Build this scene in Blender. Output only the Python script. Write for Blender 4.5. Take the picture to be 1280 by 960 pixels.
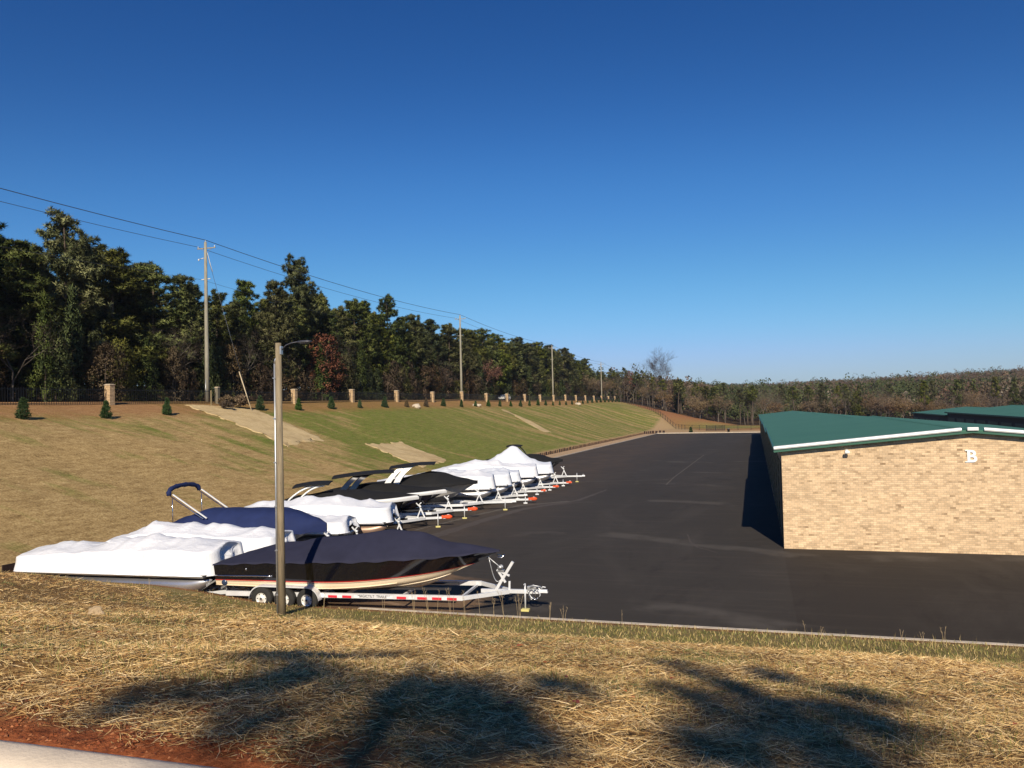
import bpy, bmesh, math, random
import numpy as np
from mathutils import Vector, Matrix, noise

for o in list(bpy.data.objects):
    bpy.data.objects.remove(o, do_unlink=True)
SC = bpy.context.scene
COL = SC.collection
R = math.radians
rng = np.random.default_rng(7)
random.seed(11)

# ------------------------------------------------------------------ camera
CAM_Z = 6.6
cd = bpy.data.cameras.new('camera')
cam = bpy.data.objects.new('camera', cd)
COL.objects.link(cam)
YAW, PITCH, ROLL = R(16.78), R(1.53), R(-1.3)
cam.matrix_world = (Matrix.Translation((0, 0, CAM_Z)) @ Matrix.Rotation(YAW, 4, 'Z')
                    @ Matrix.Rotation(math.pi / 2 + PITCH, 4, 'X') @ Matrix.Rotation(ROLL, 4, 'Z'))
cd.sensor_width = 36.0
cd.lens = 36.0 * 1005 / 1280
cd.clip_start = 0.05
cd.clip_end = 6000
SC.camera = cam

# ------------------------------------------------------------------ world, sun, exposure
SUN_AZ = math.atan2(0.231, -0.973)      # compass angle of the sun, from +Y towards +X
SUN_EL = R(33)
w = bpy.data.worlds.new('World')
SC.world = w
w.use_nodes = True
nt = w.node_tree
bg = nt.nodes['Background']
sky = nt.nodes.new('ShaderNodeTexSky')
sky.sky_type = 'NISHITA'
sky.sun_disc = False
sky.sun_elevation = SUN_EL
sky.sun_rotation = SUN_AZ
sky.altitude = 200
sky.air_density = 1.0
sky.dust_density = 0.0
sky.ozone_density = 3.0
hs = nt.nodes.new('ShaderNodeHueSaturation')
hs.inputs['Saturation'].default_value = 1.3
nt.links.new(sky.outputs[0], hs.inputs['Color'])
def scale_node(src, k):
    v = nt.nodes.new('ShaderNodeVectorMath')
    v.operation = 'SCALE'
    v.inputs['Scale'].default_value = k
    nt.links.new(src, v.inputs[0])
    return v.outputs[0]
# film response of the sky: a deeper blue overhead, a soft grey blue horizon
cur = nt.nodes.new('ShaderNodeRGBCurve')
cur.mapping.extend = 'EXTRAPOLATED'
CP = [[(0, 0), (.041, .018), (.109, .061), (.39, .205), (.81, .376), (1, .42)],
      [(0, 0), (.165, .087), (.333, .235), (.72, .485), (1, .545)],
      [(0, 0), (.407, .30), (.665, .585), (.86, .735), (1, .87)]]
for ci_, pts_ in enumerate(CP):
    c_ = cur.mapping.curves[ci_]
    while len(c_.points) < len(pts_):
        c_.points.new(.5, .5)
    for p_, (x_, y_) in zip(c_.points, pts_):
        p_.location = (x_, y_)
        p_.handle_type = 'AUTO_CLAMPED'
cur.mapping.update()
nt.links.new(scale_node(hs.outputs[0], .1), cur.inputs['Color'])
nt.links.new(scale_node(cur.outputs[0], 10), bg.inputs['Color'])
bg.inputs['Strength'].default_value = 0.094
sd = bpy.data.lights.new('sun', 'SUN')
sd.energy = 5.0
sd.angle = R(0.53)
sd.color = (1.0, 0.885, 0.71)
sun = bpy.data.objects.new('sun', sd)
COL.objects.link(sun)
SUND = Vector((math.sin(SUN_AZ) * math.cos(SUN_EL), math.cos(SUN_AZ) * math.cos(SUN_EL), math.sin(SUN_EL)))
sun.rotation_euler = SUND.to_track_quat('Z', 'Y').to_euler()
sun.location = (0, -20, 40)
SC.view_settings.view_transform = 'Standard'
SC.view_settings.look = 'None'
SC.view_settings.gamma = 1
SC.view_settings.exposure = 0.18

# ------------------------------------------------------------------ helpers
class NT:
    def __init__(s, name):
        s.m = bpy.data.materials.new(name)
        s.m.use_nodes = True
        s.t = s.m.node_tree
        s.b = s.t.nodes['Principled BSDF']
    def n(s, typ, **kw):
        nd = s.t.nodes.new('ShaderNode' + typ)
        for k, v in kw.items():
            if k in nd.inputs.keys() if isinstance(k, str) else False:
                nd.inputs[k].default_value = v
            else:
                setattr(nd, k, v)
        return nd
    def l(s, a, b):
        s.t.links.new(a, b)
    def pos(s, scale=(1, 1, 1), obj=False, rot=(0, 0, 0)):
        mp = s.t.nodes.new('ShaderNodeMapping')
        mp.inputs['Scale'].default_value = scale
        mp.inputs['Rotation'].default_value = rot
        if obj:
            tc = s.t.nodes.new('ShaderNodeTexCoord')
            s.l(tc.outputs['Object'], mp.inputs['Vector'])
        else:
            g = s.t.nodes.new('ShaderNodeNewGeometry')
            s.l(g.outputs['Position'], mp.inputs['Vector'])
        return mp.outputs[0]
    def noise(s, scale, detail=4, rough=.55, vec=None, dist=0.0):
        nd = s.t.nodes.new('ShaderNodeTexNoise')
        nd.inputs['Scale'].default_value = scale
        nd.inputs['Detail'].default_value = detail
        nd.inputs['Roughness'].default_value = rough
        nd.inputs['Distortion'].default_value = dist
        if vec is not None:
            s.l(vec, nd.inputs['Vector'])
        return nd.outputs[0]
    def ramp(s, fac, stops, interp='LINEAR'):
        nd = s.t.nodes.new('ShaderNodeValToRGB')
        nd.color_ramp.interpolation = interp
        e = nd.color_ramp.elements
        while len(e) < len(stops):
            e.new(0.5)
        for el, (p, c) in zip(e, stops):
            el.position = p
            el.color = (c[0], c[1], c[2], 1) if not isinstance(c, (int, float)) else (c, c, c, 1)
        s.l(fac, nd.inputs[0])
        return nd.outputs[0]
    def mix(s, fac, a, b, mode='MIX'):
        nd = s.t.nodes.new('ShaderNodeMixRGB')
        nd.blend_type = mode
        for i, v in ((0, fac), (1, a), (2, b)):
            if isinstance(v, (int, float)):
                nd.inputs[i].default_value = v if i == 0 else (v, v, v, 1)
            elif isinstance(v, tuple):
                nd.inputs[i].default_value = (v[0], v[1], v[2], 1)
            else:
                s.l(v, nd.inputs[i])
        return nd.outputs[0]
    def math(s, op, a, b=0.0, clamp=False):
        nd = s.t.nodes.new('ShaderNodeMath')
        nd.operation = op
        nd.use_clamp = clamp
        for i, v in ((0, a), (1, b)):
            if isinstance(v, (int, float)):
                nd.inputs[i].default_value = v
            else:
                s.l(v, nd.inputs[i])
        return nd.outputs[0]
    def attr(s, name):
        nd = s.t.nodes.new('ShaderNodeAttribute')
        nd.attribute_name = name
        return nd
    def rand(s):
        return s.t.nodes.new('ShaderNodeObjectInfo').outputs['Random']
    def color(s, c):
        if isinstance(c, tuple):
            s.b.inputs['Base Color'].default_value = (c[0], c[1], c[2], 1)
        else:
            s.l(c, s.b.inputs['Base Color'])
    def bump(s, h, strength=.3, dist=.02):
        nd = s.t.nodes.new('ShaderNodeBump')
        nd.inputs['Strength'].default_value = strength
        nd.inputs['Distance'].default_value = dist
        s.l(h, nd.inputs['Height'])
        s.l(nd.outputs[0], s.b.inputs['Normal'])
    def set(s, rough=.6, metal=0.0, spec=None, coat=None):
        s.b.inputs['Roughness'].default_value = rough
        s.b.inputs['Metallic'].default_value = metal
        if spec is not None:
            s.b.inputs['Specular IOR Level'].default_value = spec
        if coat is not None:
            s.b.inputs['Coat Weight'].default_value = coat
        return s.m

def simple(name, c, rough=.6, metal=0.0, var=.12, scale=3.0, bump=0.0, spec=None, coat=None, bscale=8.0):
    M = NT(name)
    f = M.noise(scale, 5, .6, M.pos(obj=True))
    lo = tuple(max(0, v * (1 - var)) for v in c)
    hi = tuple(min(1, v * (1 + var)) for v in c)
    M.color(M.ramp(f, [(.3, lo), (.7, hi)]))
    if bump:
        M.bump(M.noise(bscale, 4, .6, M.pos(obj=True)), bump, .02)
    return M.set(rough, metal, spec, coat)

def npmesh(name, V, F, smooth=False, attrs=None, nrm=None):
    """V (n,3), F (m,k) equal sized faces, or a list of arrays of such."""
    Fs = F if isinstance(F, list) else [F]
    me = bpy.data.meshes.new(name)
    V = np.asarray(V, dtype=np.float32)
    me.vertices.add(len(V))
    me.vertices.foreach_set('co', V.ravel())
    loops = np.concatenate([np.asarray(f, dtype=np.int32).ravel() for f in Fs])
    tot = np.concatenate([np.full(len(f), np.asarray(f).shape[1], dtype=np.int32) for f in Fs])
    start = np.concatenate([[0], np.cumsum(tot)[:-1]]).astype(np.int32)
    me.loops.add(len(loops))
    me.loops.foreach_set('vertex_index', loops)
    me.polygons.add(len(tot))
    me.polygons.foreach_set('loop_start', start)
    me.polygons.foreach_set('loop_total', tot)
    if smooth:
        me.polygons.foreach_set('use_smooth', np.ones(len(tot), dtype=bool))
    for k, a in (attrs or {}).items():
        a = np.asarray(a, dtype=np.float32)
        if a.ndim == 1:
            at = me.attributes.new(k, 'FLOAT', 'POINT')
            at.data.foreach_set('value', a)
        else:
            at = me.attributes.new(k, 'FLOAT_COLOR', 'POINT')
            c4 = np.ones((len(a), 4), dtype=np.float32)
            c4[:, :3] = a
            at.data.foreach_set('color', c4.ravel())
    me.update(calc_edges=True)
    if nrm is not None:
        me.normals_split_custom_set_from_vertices(nrm.tolist())
    else:
        me.validate()
    return me

def link(name, me, mat=None, parent=None, loc=None, rot=None):
    o = bpy.data.objects.new(name, me)
    COL.objects.link(o)
    if mat is not None and me is not None and len(me.materials) == 0:
        me.materials.append(mat)
    if parent is not None:
        o.parent = parent
    if loc is not None:
        o.location = loc
    if rot is not None:
        o.rotation_euler = rot
    return o

def tag(o, label=None, cat=None, group=None, kind=None):
    if label:
        n_ = len(label.split())
        assert 4 <= n_ <= 16, (n_, label)
        o['label'] = label
    if cat:
        o['category'] = cat
    if group:
        o['group'] = group
    if kind:
        o['kind'] = kind
    return o

def thing(name, label, cat, loc=(0, 0, 0), rz=0.0, group=None):
    o = bpy.data.objects.new(name, None)
    o.empty_display_size = .3
    COL.objects.link(o)
    o.location = loc
    o.rotation_euler = (0, 0, rz)
    return tag(o, label, cat, group)

def copy_tree(o, parent=None):
    c = o.copy()
    COL.objects.link(c)
    if parent is not None:
        c.parent = parent
    for ch in [x for x in KIDS.get(o.name, [])]:
        copy_tree(ch, c)
    return c
KIDS = {}
def index_kids(root):
    for ch in list(root.children):
        KIDS.setdefault(root.name, []).append(ch)
        index_kids(ch)

class MB:
    def __init__(s):
        s.v = []
        s.f = []
        s.sm = []
    def add(s, vs, fs, smooth=False):
        b = len(s.v)
        s.v += [tuple(p) for p in vs]
        for f in fs:
            s.f.append([i + b for i in f])
            s.sm.append(smooth)
        return s
    def box(s, c, size, rz=0.0, ry=0.0, taper=1.0, bev=0.0):
        hx, hy, hz = size[0] / 2, size[1] / 2, size[2] / 2
        M = Matrix.Rotation(rz, 3, 'Z') @ Matrix.Rotation(ry, 3, 'Y')
        if bev > 0:
            bm = bmesh.new()
            bmesh.ops.create_cube(bm, size=1)
            for v in bm.verts:
                k = taper if v.co.z > 0 else 1
                v.co = Vector((v.co.x * 2 * hx * k, v.co.y * 2 * hy * k, v.co.z * 2 * hz))
            bmesh.ops.bevel(bm, geom=bm.edges[:], offset=bev, segments=2, affect='EDGES', profile=.5)
            bm.verts.index_update()
            vs = [M @ v.co + Vector(c) for v in bm.verts]
            fs = [[v.index for v in f.verts] for f in bm.faces]
            bm.free()
            return s.add(vs, fs)
        vs = []
        for dz in (-1, 1):
            k = taper if dz > 0 else 1
            for dx, dy in ((-1, -1), (1, -1), (1, 1), (-1, 1)):
                vs.append(M @ Vector((dx * hx * k, dy * hy * k, dz * hz)) + Vector(c))
        return s.add(vs, [(3, 2, 1, 0), (4, 5, 6, 7), (0, 1, 5, 4), (1, 2, 6, 5), (2, 3, 7, 6), (3, 0, 4, 7)])
    def beam(s, a, b, w_, h_):
        a, b = Vector(a), Vector(b)
        d = (b - a).normalized()
        side = d.cross(Vector((0, 0, 1)))
        if side.length < .01:
            side = Vector((1, 0, 0))
        side.normalize()
        up = side.cross(d)
        vs = []
        for p in (a, b):
            for i, j in ((-1, -1), (1, -1), (1, 1), (-1, 1)):
                vs.append(p + side * (i * w_ / 2) + up * (j * h_ / 2))
        return s.add(vs, [(3, 2, 1, 0), (4, 5, 6, 7), (0, 1, 5, 4), (1, 2, 6, 5), (2, 3, 7, 6), (3, 0, 4, 7)])
    def tube(s, pts, r, n=8, cap=True, smooth=True):
        pts = [Vector(p) for p in pts]
        rs = r if isinstance(r, (list, tuple)) else [r] * len(pts)
        vs, fs = [], []
        prev = None
        for i, p in enumerate(pts):
            d = (pts[min(i + 1, len(pts) - 1)] - pts[max(i - 1, 0)])
            if d.length < 1e-6:
                d = Vector((0, 0, 1))
            d.normalize()
            if prev is None:
                a = d.cross(Vector((0, 0, 1)))
                if a.length < .05:
                    a = d.cross(Vector((0, 1, 0)))
            else:
                a = prev - d * prev.dot(d)
            a.normalize()
            prev = a
            b = d.cross(a)
            for k in range(n):
                t = 2 * math.pi * k / n
                vs.append(p + (a * math.cos(t) + b * math.sin(t)) * rs[i])
        for i in range(len(pts) - 1):
            for k in range(n):
                k2 = (k + 1) % n
                fs.append((i * n + k, (i + 1) * n + k, (i + 1) * n + k2, i * n + k2))
        s.add(vs, fs, smooth)
        if cap:
            b0 = len(s.v) - len(vs)
            s.f.append([b0 + k for k in range(n)]); s.sm.append(False)
            s.f.append([b0 + (len(pts) - 1) * n + k for k in reversed(range(n))]); s.sm.append(False)
        return s
    def lathe(s, prof, n=20, axis='z', c=(0, 0, 0), smooth=True):
        """prof: list of (r, h)"""
        vs, fs = [], []
        for r_, h in prof:
            for k in range(n):
                t = 2 * math.pi * k / n
                x, y = r_ * math.cos(t), r_ * math.sin(t)
                p = (x, y, h) if axis == 'z' else ((x, h, y) if axis == 'y' else (h, x, y))
                vs.append((p[0] + c[0], p[1] + c[1], p[2] + c[2]))
        for i in range(len(prof) - 1):
            for k in range(n):
                k2 = (k + 1) % n
                fs.append((i * n + k, i * n + k2, (i + 1) * n + k2, (i + 1) * n + k))
        s.add(vs, fs, smooth)
        return s
    def grid(s, G, smooth=True):
        ny, nx = len(G), len(G[0])
        vs = [p for row in G for p in row]
        fs = [(i * nx + j, i * nx + j + 1, (i + 1) * nx + j + 1, (i + 1) * nx + j) for i in range(ny - 1) for j in range(nx - 1)]
        return s.add(vs, fs, smooth)
    def build(s, name, mat, parent=None, loc=None, rot=None):
        me = bpy.data.meshes.new(name)
        me.from_pydata(s.v, [], s.f)
        me.polygons.foreach_set('use_smooth', s.sm)
        me.update()
        return link(name, me, mat, parent, loc, rot)

def fnoise(x, y, sc, seed=0.0):
    """value noise, numpy, smooth, about -1..1"""
    xs, ys = np.asarray(x, float) * sc + seed * 17.3, np.asarray(y, float) * sc + seed * 7.7
    x0, y0 = np.floor(xs).astype(int), np.floor(ys).astype(int)
    fx, fy = xs - x0, ys - y0
    fx, fy = fx * fx * (3 - 2 * fx), fy * fy * (3 - 2 * fy)
    def h(a, b):
        v = np.sin(a * 127.1 + b * 311.7 + seed * 74.7) * 43758.5453
        return (v - np.floor(v)) * 2 - 1
    return (h(x0, y0) * (1 - fx) * (1 - fy) + h(x0 + 1, y0) * fx * (1 - fy)
            + h(x0, y0 + 1) * (1 - fx) * fy + h(x0 + 1, y0 + 1) * fx * fy)

def sstep(a, b, x):
    t = np.clip((np.asarray(x, float) - a) / (b - a), 0, 1)
    return t * t * (3 - 2 * t)

# ------------------------------------------------------------------ terrain
LOT_L, LOT_N, LOT_F = -26.2, 23.75, 226.0
def lot_z(y):
    y = np.asarray(y, float)
    return -0.0122 * np.clip(y - 50, 0, 176)

def bank_z(x, y):
    """foreground bank falling from the upper road to the lot"""
    sh = 3.0 * sstep(-14.5, -21, x) + 1.2 * sstep(-20, -45, x)
    ye = y - sh
    prof = np.interp(ye, [-200, 2.2, 3.0, 5.0, 8.0, 12.0, 16.0, 19.2, 20.5, 23.6, 24.4],
                     [4.85, 4.85, 5.0, 4.76, 4.02, 2.98, 1.85, 0.85, 0.62, 0.14, 0.0])
    return prof

def terrain(x, y):
    x = np.asarray(x, float); y = np.asarray(y, float)
    base = lot_z(y)
    # far field: broadens the embankment, then wooded hills
    far = sstep(250, 300, y)
    toe = -30.0 + 24.0 * far
    s = np.clip((toe - x) / (toe + 61.5), 0, 1)
    s = s - 0.03 * np.sin(2 * math.pi * s)
    top = 8.0 + 0.15 * fnoise(x, y, .03, 3) + 0.0 * y
    z = base + (top - base) * s
    # hill beyond
    hz = 15 * sstep(330, 900, y) * (0.75 + 0.55 * sstep(0, 300, x)) + 3 * fnoise(x, y, .006, 5) * sstep(300, 500, y)
    z = z + hz * (1 - s * .8)
    # gentle lumps on the embankment
    z = z + 3.5 * sstep(-84, -108, x)
    z = z + (0.16 * fnoise(x, y, .12, 1) + 0.05 * fnoise(x, y, .5, 2)) * sstep(-31, -37, x) * sstep(-63, -58, x)
    # foreground bank
    b = bank_z(x, y) + (0.07 * fnoise(x, y, .45, 4) + 0.03 * fnoise(x, y, 1.6, 6)) * sstep(3.3, 4.6, y) * sstep(24, 19, y)
    blend = sstep(-60, -30, x) if False else 1.0
    z = np.where(y < 24.4, np.maximum(b, np.where(x < -30, z, -5)), z)
    # red clay lip beside the upper kerb
    lip = sstep(3.13, 3.35, y) * sstep(5.0, 3.9, y)
    z = z + lip * (.05 + .04 * fnoise(x, y, 3.0, 8) + .03 * fnoise(x, y, 9.0, 9))
    # dips under the paved sheets
    inlot = (x > LOT_L) & (x < 150) & (y > LOT_N) & (y < LOT_F)
    z = np.where(inlot, lot_z(y) - 0.06, z)
    z = np.where(y < 3.11, np.minimum(z, 4.80), z)
    return z

def tz(x, y):
    return float(terrain(np.array([float(x)]), np.array([float(y)]))[0])
# ------------------------------------------------------------------ ground
def axis(parts):
    out = []
    for a, b, st in parts:
        out.append(np.arange(a, b - 1e-6, st))
    out.append([parts[-1][1]])
    return np.concatenate(out)
gx = axis([(-3000, -600, 400), (-600, -120, 30), (-120, -64, 4), (-64, -28, .7), (-28, -26.2, .45), (-26.2, 10, .3), (10, 22, .6), (22, 60, 4), (60, 400, 20), (400, 3000, 400)])
gy = axis([(-300, -20, 40), (-20, 2.0, 2.0), (2.0, 3.0, .2), (3.0, 5.4, .07), (5.4, 24.6, .28), (24.6, 60, .8), (60, 226, 1.6), (226, 360, 4), (360, 1000, 20), (1000, 5000, 400)])
XX, YY = np.meshgrid(gx, gy)
ZZ = terrain(XX, YY)
nx, ny = len(gx), len(gy)
V = np.stack([XX, YY, ZZ], -1).reshape(-1, 3)
ii = (np.arange(ny - 1)[:, None] * nx + np.arange(nx - 1)[None, :]).ravel()
F = np.stack([ii, ii + 1, ii + nx + 1, ii + nx], -1)
X, Y = XX.ravel(), YY.ravel()
straw = sstep(3.1, 3.5, Y + .35 * fnoise(X, Y, 1.1, 31)) * sstep(20.2, 18.8, Y - 3.0 * sstep(-14.5, -21, X) + 1.8 * sstep(-4, 3, X) + 1.2 * sstep(3, 9, X) + .8 * fnoise(X, Y, .3, 12))
strip = (sstep(18.6, 20.0, Y - 3.0 * sstep(-14.5, -21, X) + 1.8 * sstep(-4, 3, X) + 1.2 * sstep(3, 9, X))) * sstep(24.6, 24.2, Y)
clay_n = sstep(3.7, 4.3, 8 - Y - .9 * fnoise(X, Y, .8, 13)) * (Y < 12)
clay_n = sstep(3.85, 3.35, Y + .12 + .35 * fnoise(X, Y, 1.1, 31)) * (.35 + .65 * sstep(-1.2, -2.4, X))
far_clay = sstep(-5, 8, Y - np.maximum(345 - (X + 54) * 2.65, 246) + 5 * fnoise(X, Y, .06, 15)) * sstep(-62, -54, X)
green_far = np.clip(1.4 * np.exp(-(((X + 8) / 14.0) ** 2 + ((Y - 275) / 16.0) ** 2)), 0, 1)
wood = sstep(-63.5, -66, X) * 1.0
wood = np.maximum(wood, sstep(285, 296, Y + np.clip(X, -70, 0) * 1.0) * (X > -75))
attrs = {'straw': straw, 'strip': strip, 'clay': np.maximum(clay_n * (Y < 6), far_clay * (Y > 200)), 'greenfar': green_far, 'wood': wood}
G = NT('ground')
pw = G.pos()
n_f = G.noise(9, 6, .7, pw)
n_m = G.noise(.9, 6, .65, pw)
n_l = G.noise(.075, 5, .62, pw, .6)
n_str = G.noise(1.0, 5, .6, G.pos((.09, .55, .09), rot=(0, 0, R(-8))), .5)
n_fl = G.noise(30, 4, .75, pw)
n_c = G.noise(2.2, 5, .7, G.pos((1.0, .22, 1)), .4)
n_h = G.noise(1.9, 5, .72, pw)
n_tex = G.mix(.5, n_f, G.mix(.5, n_c, n_h))
tan = G.ramp(n_tex, [(.38, (.16, .10, .038)), (.5, (.37, .25, .105)), (.62, (.60, .44, .205))])
green = G.ramp(n_tex, [(.38, (.055, .085, .010)), (.5, (.120, .160, .022)), (.62, (.25, .245, .055))])
clay = G.ramp(n_f, [(.25, (.16, .065, .026)), (.55, (.34, .155, .068)), (.8, (.46, .25, .12))])
n_dn = G.noise(1.0, 5, .65, G.pos((.045, .30, .05), rot=(0, 0, R(14))), .4)
gfar = G.math('MULTIPLY', G.math('SUBTRACT', 0, 0), 1)
patch = G.mix(.5, n_l, n_str)
# more green towards the far, lower part of the embankment
gpos = G.t.nodes.new('ShaderNodeSeparateXYZ')
G.l(pw, gpos.inputs[0])
gy_ = G.math('MINIMUM', G.math('MULTIPLY', G.math('SUBTRACT', gpos.outputs[1], 62), .0010, True), .07)
gx_ = G.math('MULTIPLY', G.math('ADD', gpos.outputs[0], 61), .0012)
pf = G.math('ADD', patch, G.math('ADD', gy_, gx_))
pen = G.math('MULTIPLY', G.math('MINIMUM', G.math('MAXIMUM', G.math('SUBTRACT', 84, gpos.outputs[1]), 0.0), 40.0), .0034)
bst = G.math('MULTIPLY', G.math('SUBTRACT', 1.0, G.math('DIVIDE', G.math('ABSOLUTE', G.math('SUBTRACT', gpos.outputs[1], 112)), 36), True), .05)
pf = G.math('ADD', G.math('SUBTRACT', pf, pen), bst)
gmask = G.ramp(pf, [(.43, 0.0), (.55, .95)])
fary = G.math('MULTIPLY', G.math('SUBTRACT', gpos.outputs[1], 110), .02, True)
gmask = G.math('MULTIPLY', gmask, G.math('SUBTRACT', 1.0, G.math('MULTIPLY', fary, G.ramp(n_dn, [(.47, 0.0), (.58, .95)]))))
gmask = G.math('MULTIPLY', gmask, G.ramp(n_h, [(.36, .45), (.52, 1.0)]))
top_clay = G.ramp(G.math('ADD', G.math('MULTIPLY', gpos.outputs[0], -.02), G.math('MULTIPLY', n_m, .35)), [(1.2, 0.0), (1.0, 0.0)])
slope = G.mix(gmask, tan, green)
# reddish bare rim at the top of the embankment
rim = G.math('MULTIPLY', G.math('SUBTRACT', -50.5, G.math('ADD', gpos.outputs[0], G.math('MULTIPLY', n_m, 6))), .33, True)
rim = G.math('MULTIPLY', rim, G.math('LESS_THAN', gpos.outputs[1], 350), True)
slope = G.mix(G.math('MULTIPLY', rim, .62), slope, clay)
edge = G.math('MULTIPLY', G.math('ADD', gpos.outputs[0], G.math('ADD', 31.0, G.math('MULTIPLY', n_m, 1.6))), .8, True)
slope = G.mix(G.math('MULTIPLY', edge, G.math('GREATER_THAN', gpos.outputs[1], 30)), slope, (.40, .27, .145))
strawc = G.ramp(G.noise(26, 6, .8, G.pos((.5, 1.3, 1))), [(.3, (.16, .078, .028)), (.5, (.31, .18, .065)), (.7, (.50, .33, .14))])
strawc = G.mix(G.ramp(n_m, [(.5, 0.0), (.66, .5)]), strawc, (.20, .085, .035))
stripc = G.mix(G.ramp(n_m, [(.50, 0.0), (.68, .6)]), G.ramp(n_f, [(.3, (.16, .12, .045)), (.7, (.33, .25, .10))]), green)
stripc = G.mix(G.ramp(G.math('ADD', G.math('MULTIPLY', G.math('SUBTRACT', gpos.outputs[1], 21.9), .5, True), G.math('MULTIPLY', n_m, .7)), [(.95, 0.0), (1.1, .8)]), stripc, (.27, .12, .055))
nearclay = G.ramp(G.noise(14, 6, .75, pw), [(.3, (.10, .026, .010)), (.5, (.26, .075, .026)), (.72, (.42, .15, .06))])
col = G.mix(G.attr('strip').outputs['Fac'], slope, stripc)
col = G.mix(G.attr('straw').outputs['Fac'], col, strawc)
isnear = G.math('LESS_THAN', gpos.outputs[1], 100)
claymix = G.mix(isnear, clay, nearclay)
col = G.mix(G.attr('clay').outputs['Fac'], col, claymix)
col = G.mix(G.attr('greenfar').outputs['Fac'], col, G.mix(.4, green, tan))
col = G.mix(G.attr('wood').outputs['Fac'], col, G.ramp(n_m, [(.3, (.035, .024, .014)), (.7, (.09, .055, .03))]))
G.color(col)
G.bump(G.math('ADD', n_f, G.math('MULTIPLY', n_fl, .6)), .9, .05)
G.set(.95, 0, .15)
link('ground', npmesh('ground', V, F, True, attrs), G.m)['kind'] = 'structure'

def sheet(name, x0, x1, y0, y1, dz, mat, nx_=2, ny_=2, zf=None, kind='structure'):
    xs = np.linspace(x0, x1, nx_); ys = np.linspace(y0, y1, ny_)
    A, B = np.meshgrid(xs, ys)
    Z = (zf or (lambda a, b: lot_z(b)))(A, B) + dz
    Vv = np.stack([A, B, Z], -1).reshape(-1, 3)
    k = (np.arange(ny_ - 1)[:, None] * nx_ + np.arange(nx_ - 1)[None, :]).ravel()
    o = link(name, npmesh(name, Vv, np.stack([k, k + 1, k + nx_ + 1, k + nx_], -1), False), mat)
    if kind:
        o['kind'] = kind
    return o

# asphalt lot
A = NT('asphalt')
pw = A.pos()
sp = A.t.nodes.new('ShaderNodeSeparateXYZ'); A.l(pw, sp.inputs[0])
fine = A.noise(60, 4, .8, pw)
mid = A.noise(.5, 5, .6, pw)
big = A.noise(.06, 4, .6, pw, .8)
streak = A.noise(1.2, 5, .65, A.pos((.18, 2.6, 1)))
c = A.ramp(fine, [(.3, (.030, .0265, .0235)), (.7, (.058, .0515, .045))])
c = A.mix(A.ramp(big, [(.35, 0.0), (.7, .40)]), c, (.050, .043, .036))
c = A.mix(A.ramp(streak, [(.50, 0.0), (.72, .5)]), c, (.078, .065, .054))
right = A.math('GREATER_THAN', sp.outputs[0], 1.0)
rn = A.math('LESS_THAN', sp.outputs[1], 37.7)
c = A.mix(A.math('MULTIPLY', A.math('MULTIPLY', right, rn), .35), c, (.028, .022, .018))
stain = A.noise(.33, 6, .7, A.pos((1, .55, 1)), 1.2)
c = A.mix(A.ramp(stain, [(.56, 0.0), (.70, .5)]), c, (.022, .018, .017))
c = A.mix(A.ramp(A.noise(.16, 6, .7, A.pos((1.4, .5, 1)), .9), [(.50, 0.0), (.68, .45)]), c, (.072, .063, .054))
scuff = A.t.nodes.new('ShaderNodeTexWave'); scuff.wave_type = 'RINGS'; scuff.inputs['Scale'].default_value = .035; scuff.inputs['Distortion'].default_value = 7; scuff.inputs['Detail'].default_value = 1.5
A.l(A.pos((1, .6, 1)), scuff.inputs['Vector'])
c = A.mix(A.math('MULTIPLY', A.ramp(scuff.outputs['Fac'], [(.955, 0.0), (.99, .8)]), A.ramp(A.noise(.25, 4, .6, A.pos((1, 1, 1))), [(.48, 0.0), (.6, 1.0)])), c, (.085, .075, .065))
# dirt carried on to the near left corner
dz_ = A.math('MULTIPLY', A.math('SUBTRACT', 33, sp.outputs[1]), .16, True)
dx_ = A.math('MULTIPLY', A.math('SUBTRACT', -7.0, sp.outputs[0]), .22, True)
dm = A.math('MULTIPLY', dz_, dx_)
dm = A.math('ADD', A.math('MULTIPLY', dm, .9), A.math('MULTIPLY', A.noise(.7, 5, .6, A.pos((.5, 1.1, 1)), 1.0), .9))
c = A.mix(A.ramp(dm, [(.86, 0.0), (1.02, .85)]), c, A.ramp(fine, [(.3, (.12, .075, .045)), (.7, (.25, .16, .095))]))
dl = A.math('MULTIPLY', A.math('SUBTRACT', -10.5, sp.outputs[0]), .16, True)
c = A.mix(A.math('MULTIPLY', dl, A.ramp(mid, [(.4, .25), (.65, .85)])), c, (.085, .062, .046))
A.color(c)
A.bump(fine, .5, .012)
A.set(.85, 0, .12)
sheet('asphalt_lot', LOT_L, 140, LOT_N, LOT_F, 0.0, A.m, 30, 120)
KERB = simple('kerb_concrete', (.50, .43, .34), .85, 0, .25, 2.5, .3)
def kerb(name, pts, w_, h_, mat=KERB):
    mb = MB()
    for a, b in zip(pts[:-1], pts[1:]):
        mb.beam(a, b, w_, h_)
    o = mb.build(name, mat)
    o['kind'] = 'structure'
    return o
kerb('near_kerb', [(-12.5, 23.68, .0), (-2, 23.70, .0), (30, 23.70, .0), (140, 23.7, 0)], .17, .30)
kerb('left_kerb', [(LOT_L - .1, y, float(lot_z(y)) + .0) for y in (40, 50, 100, 160, 226)], .22, .2)
kerb('far_kerb', [(LOT_L - .2, 226.3, float(lot_z(226)) + .05), (60, 226.3, float(lot_z(226)) + .05)], .5, .3)
SAND = simple('sandy_dirt', (.42, .28, .155), .95, 0, .3, 1.2, .4)
sheet('sand_verge', -29.3, LOT_L - .2, 40, 226, .03, SAND, 3, 80)
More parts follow.
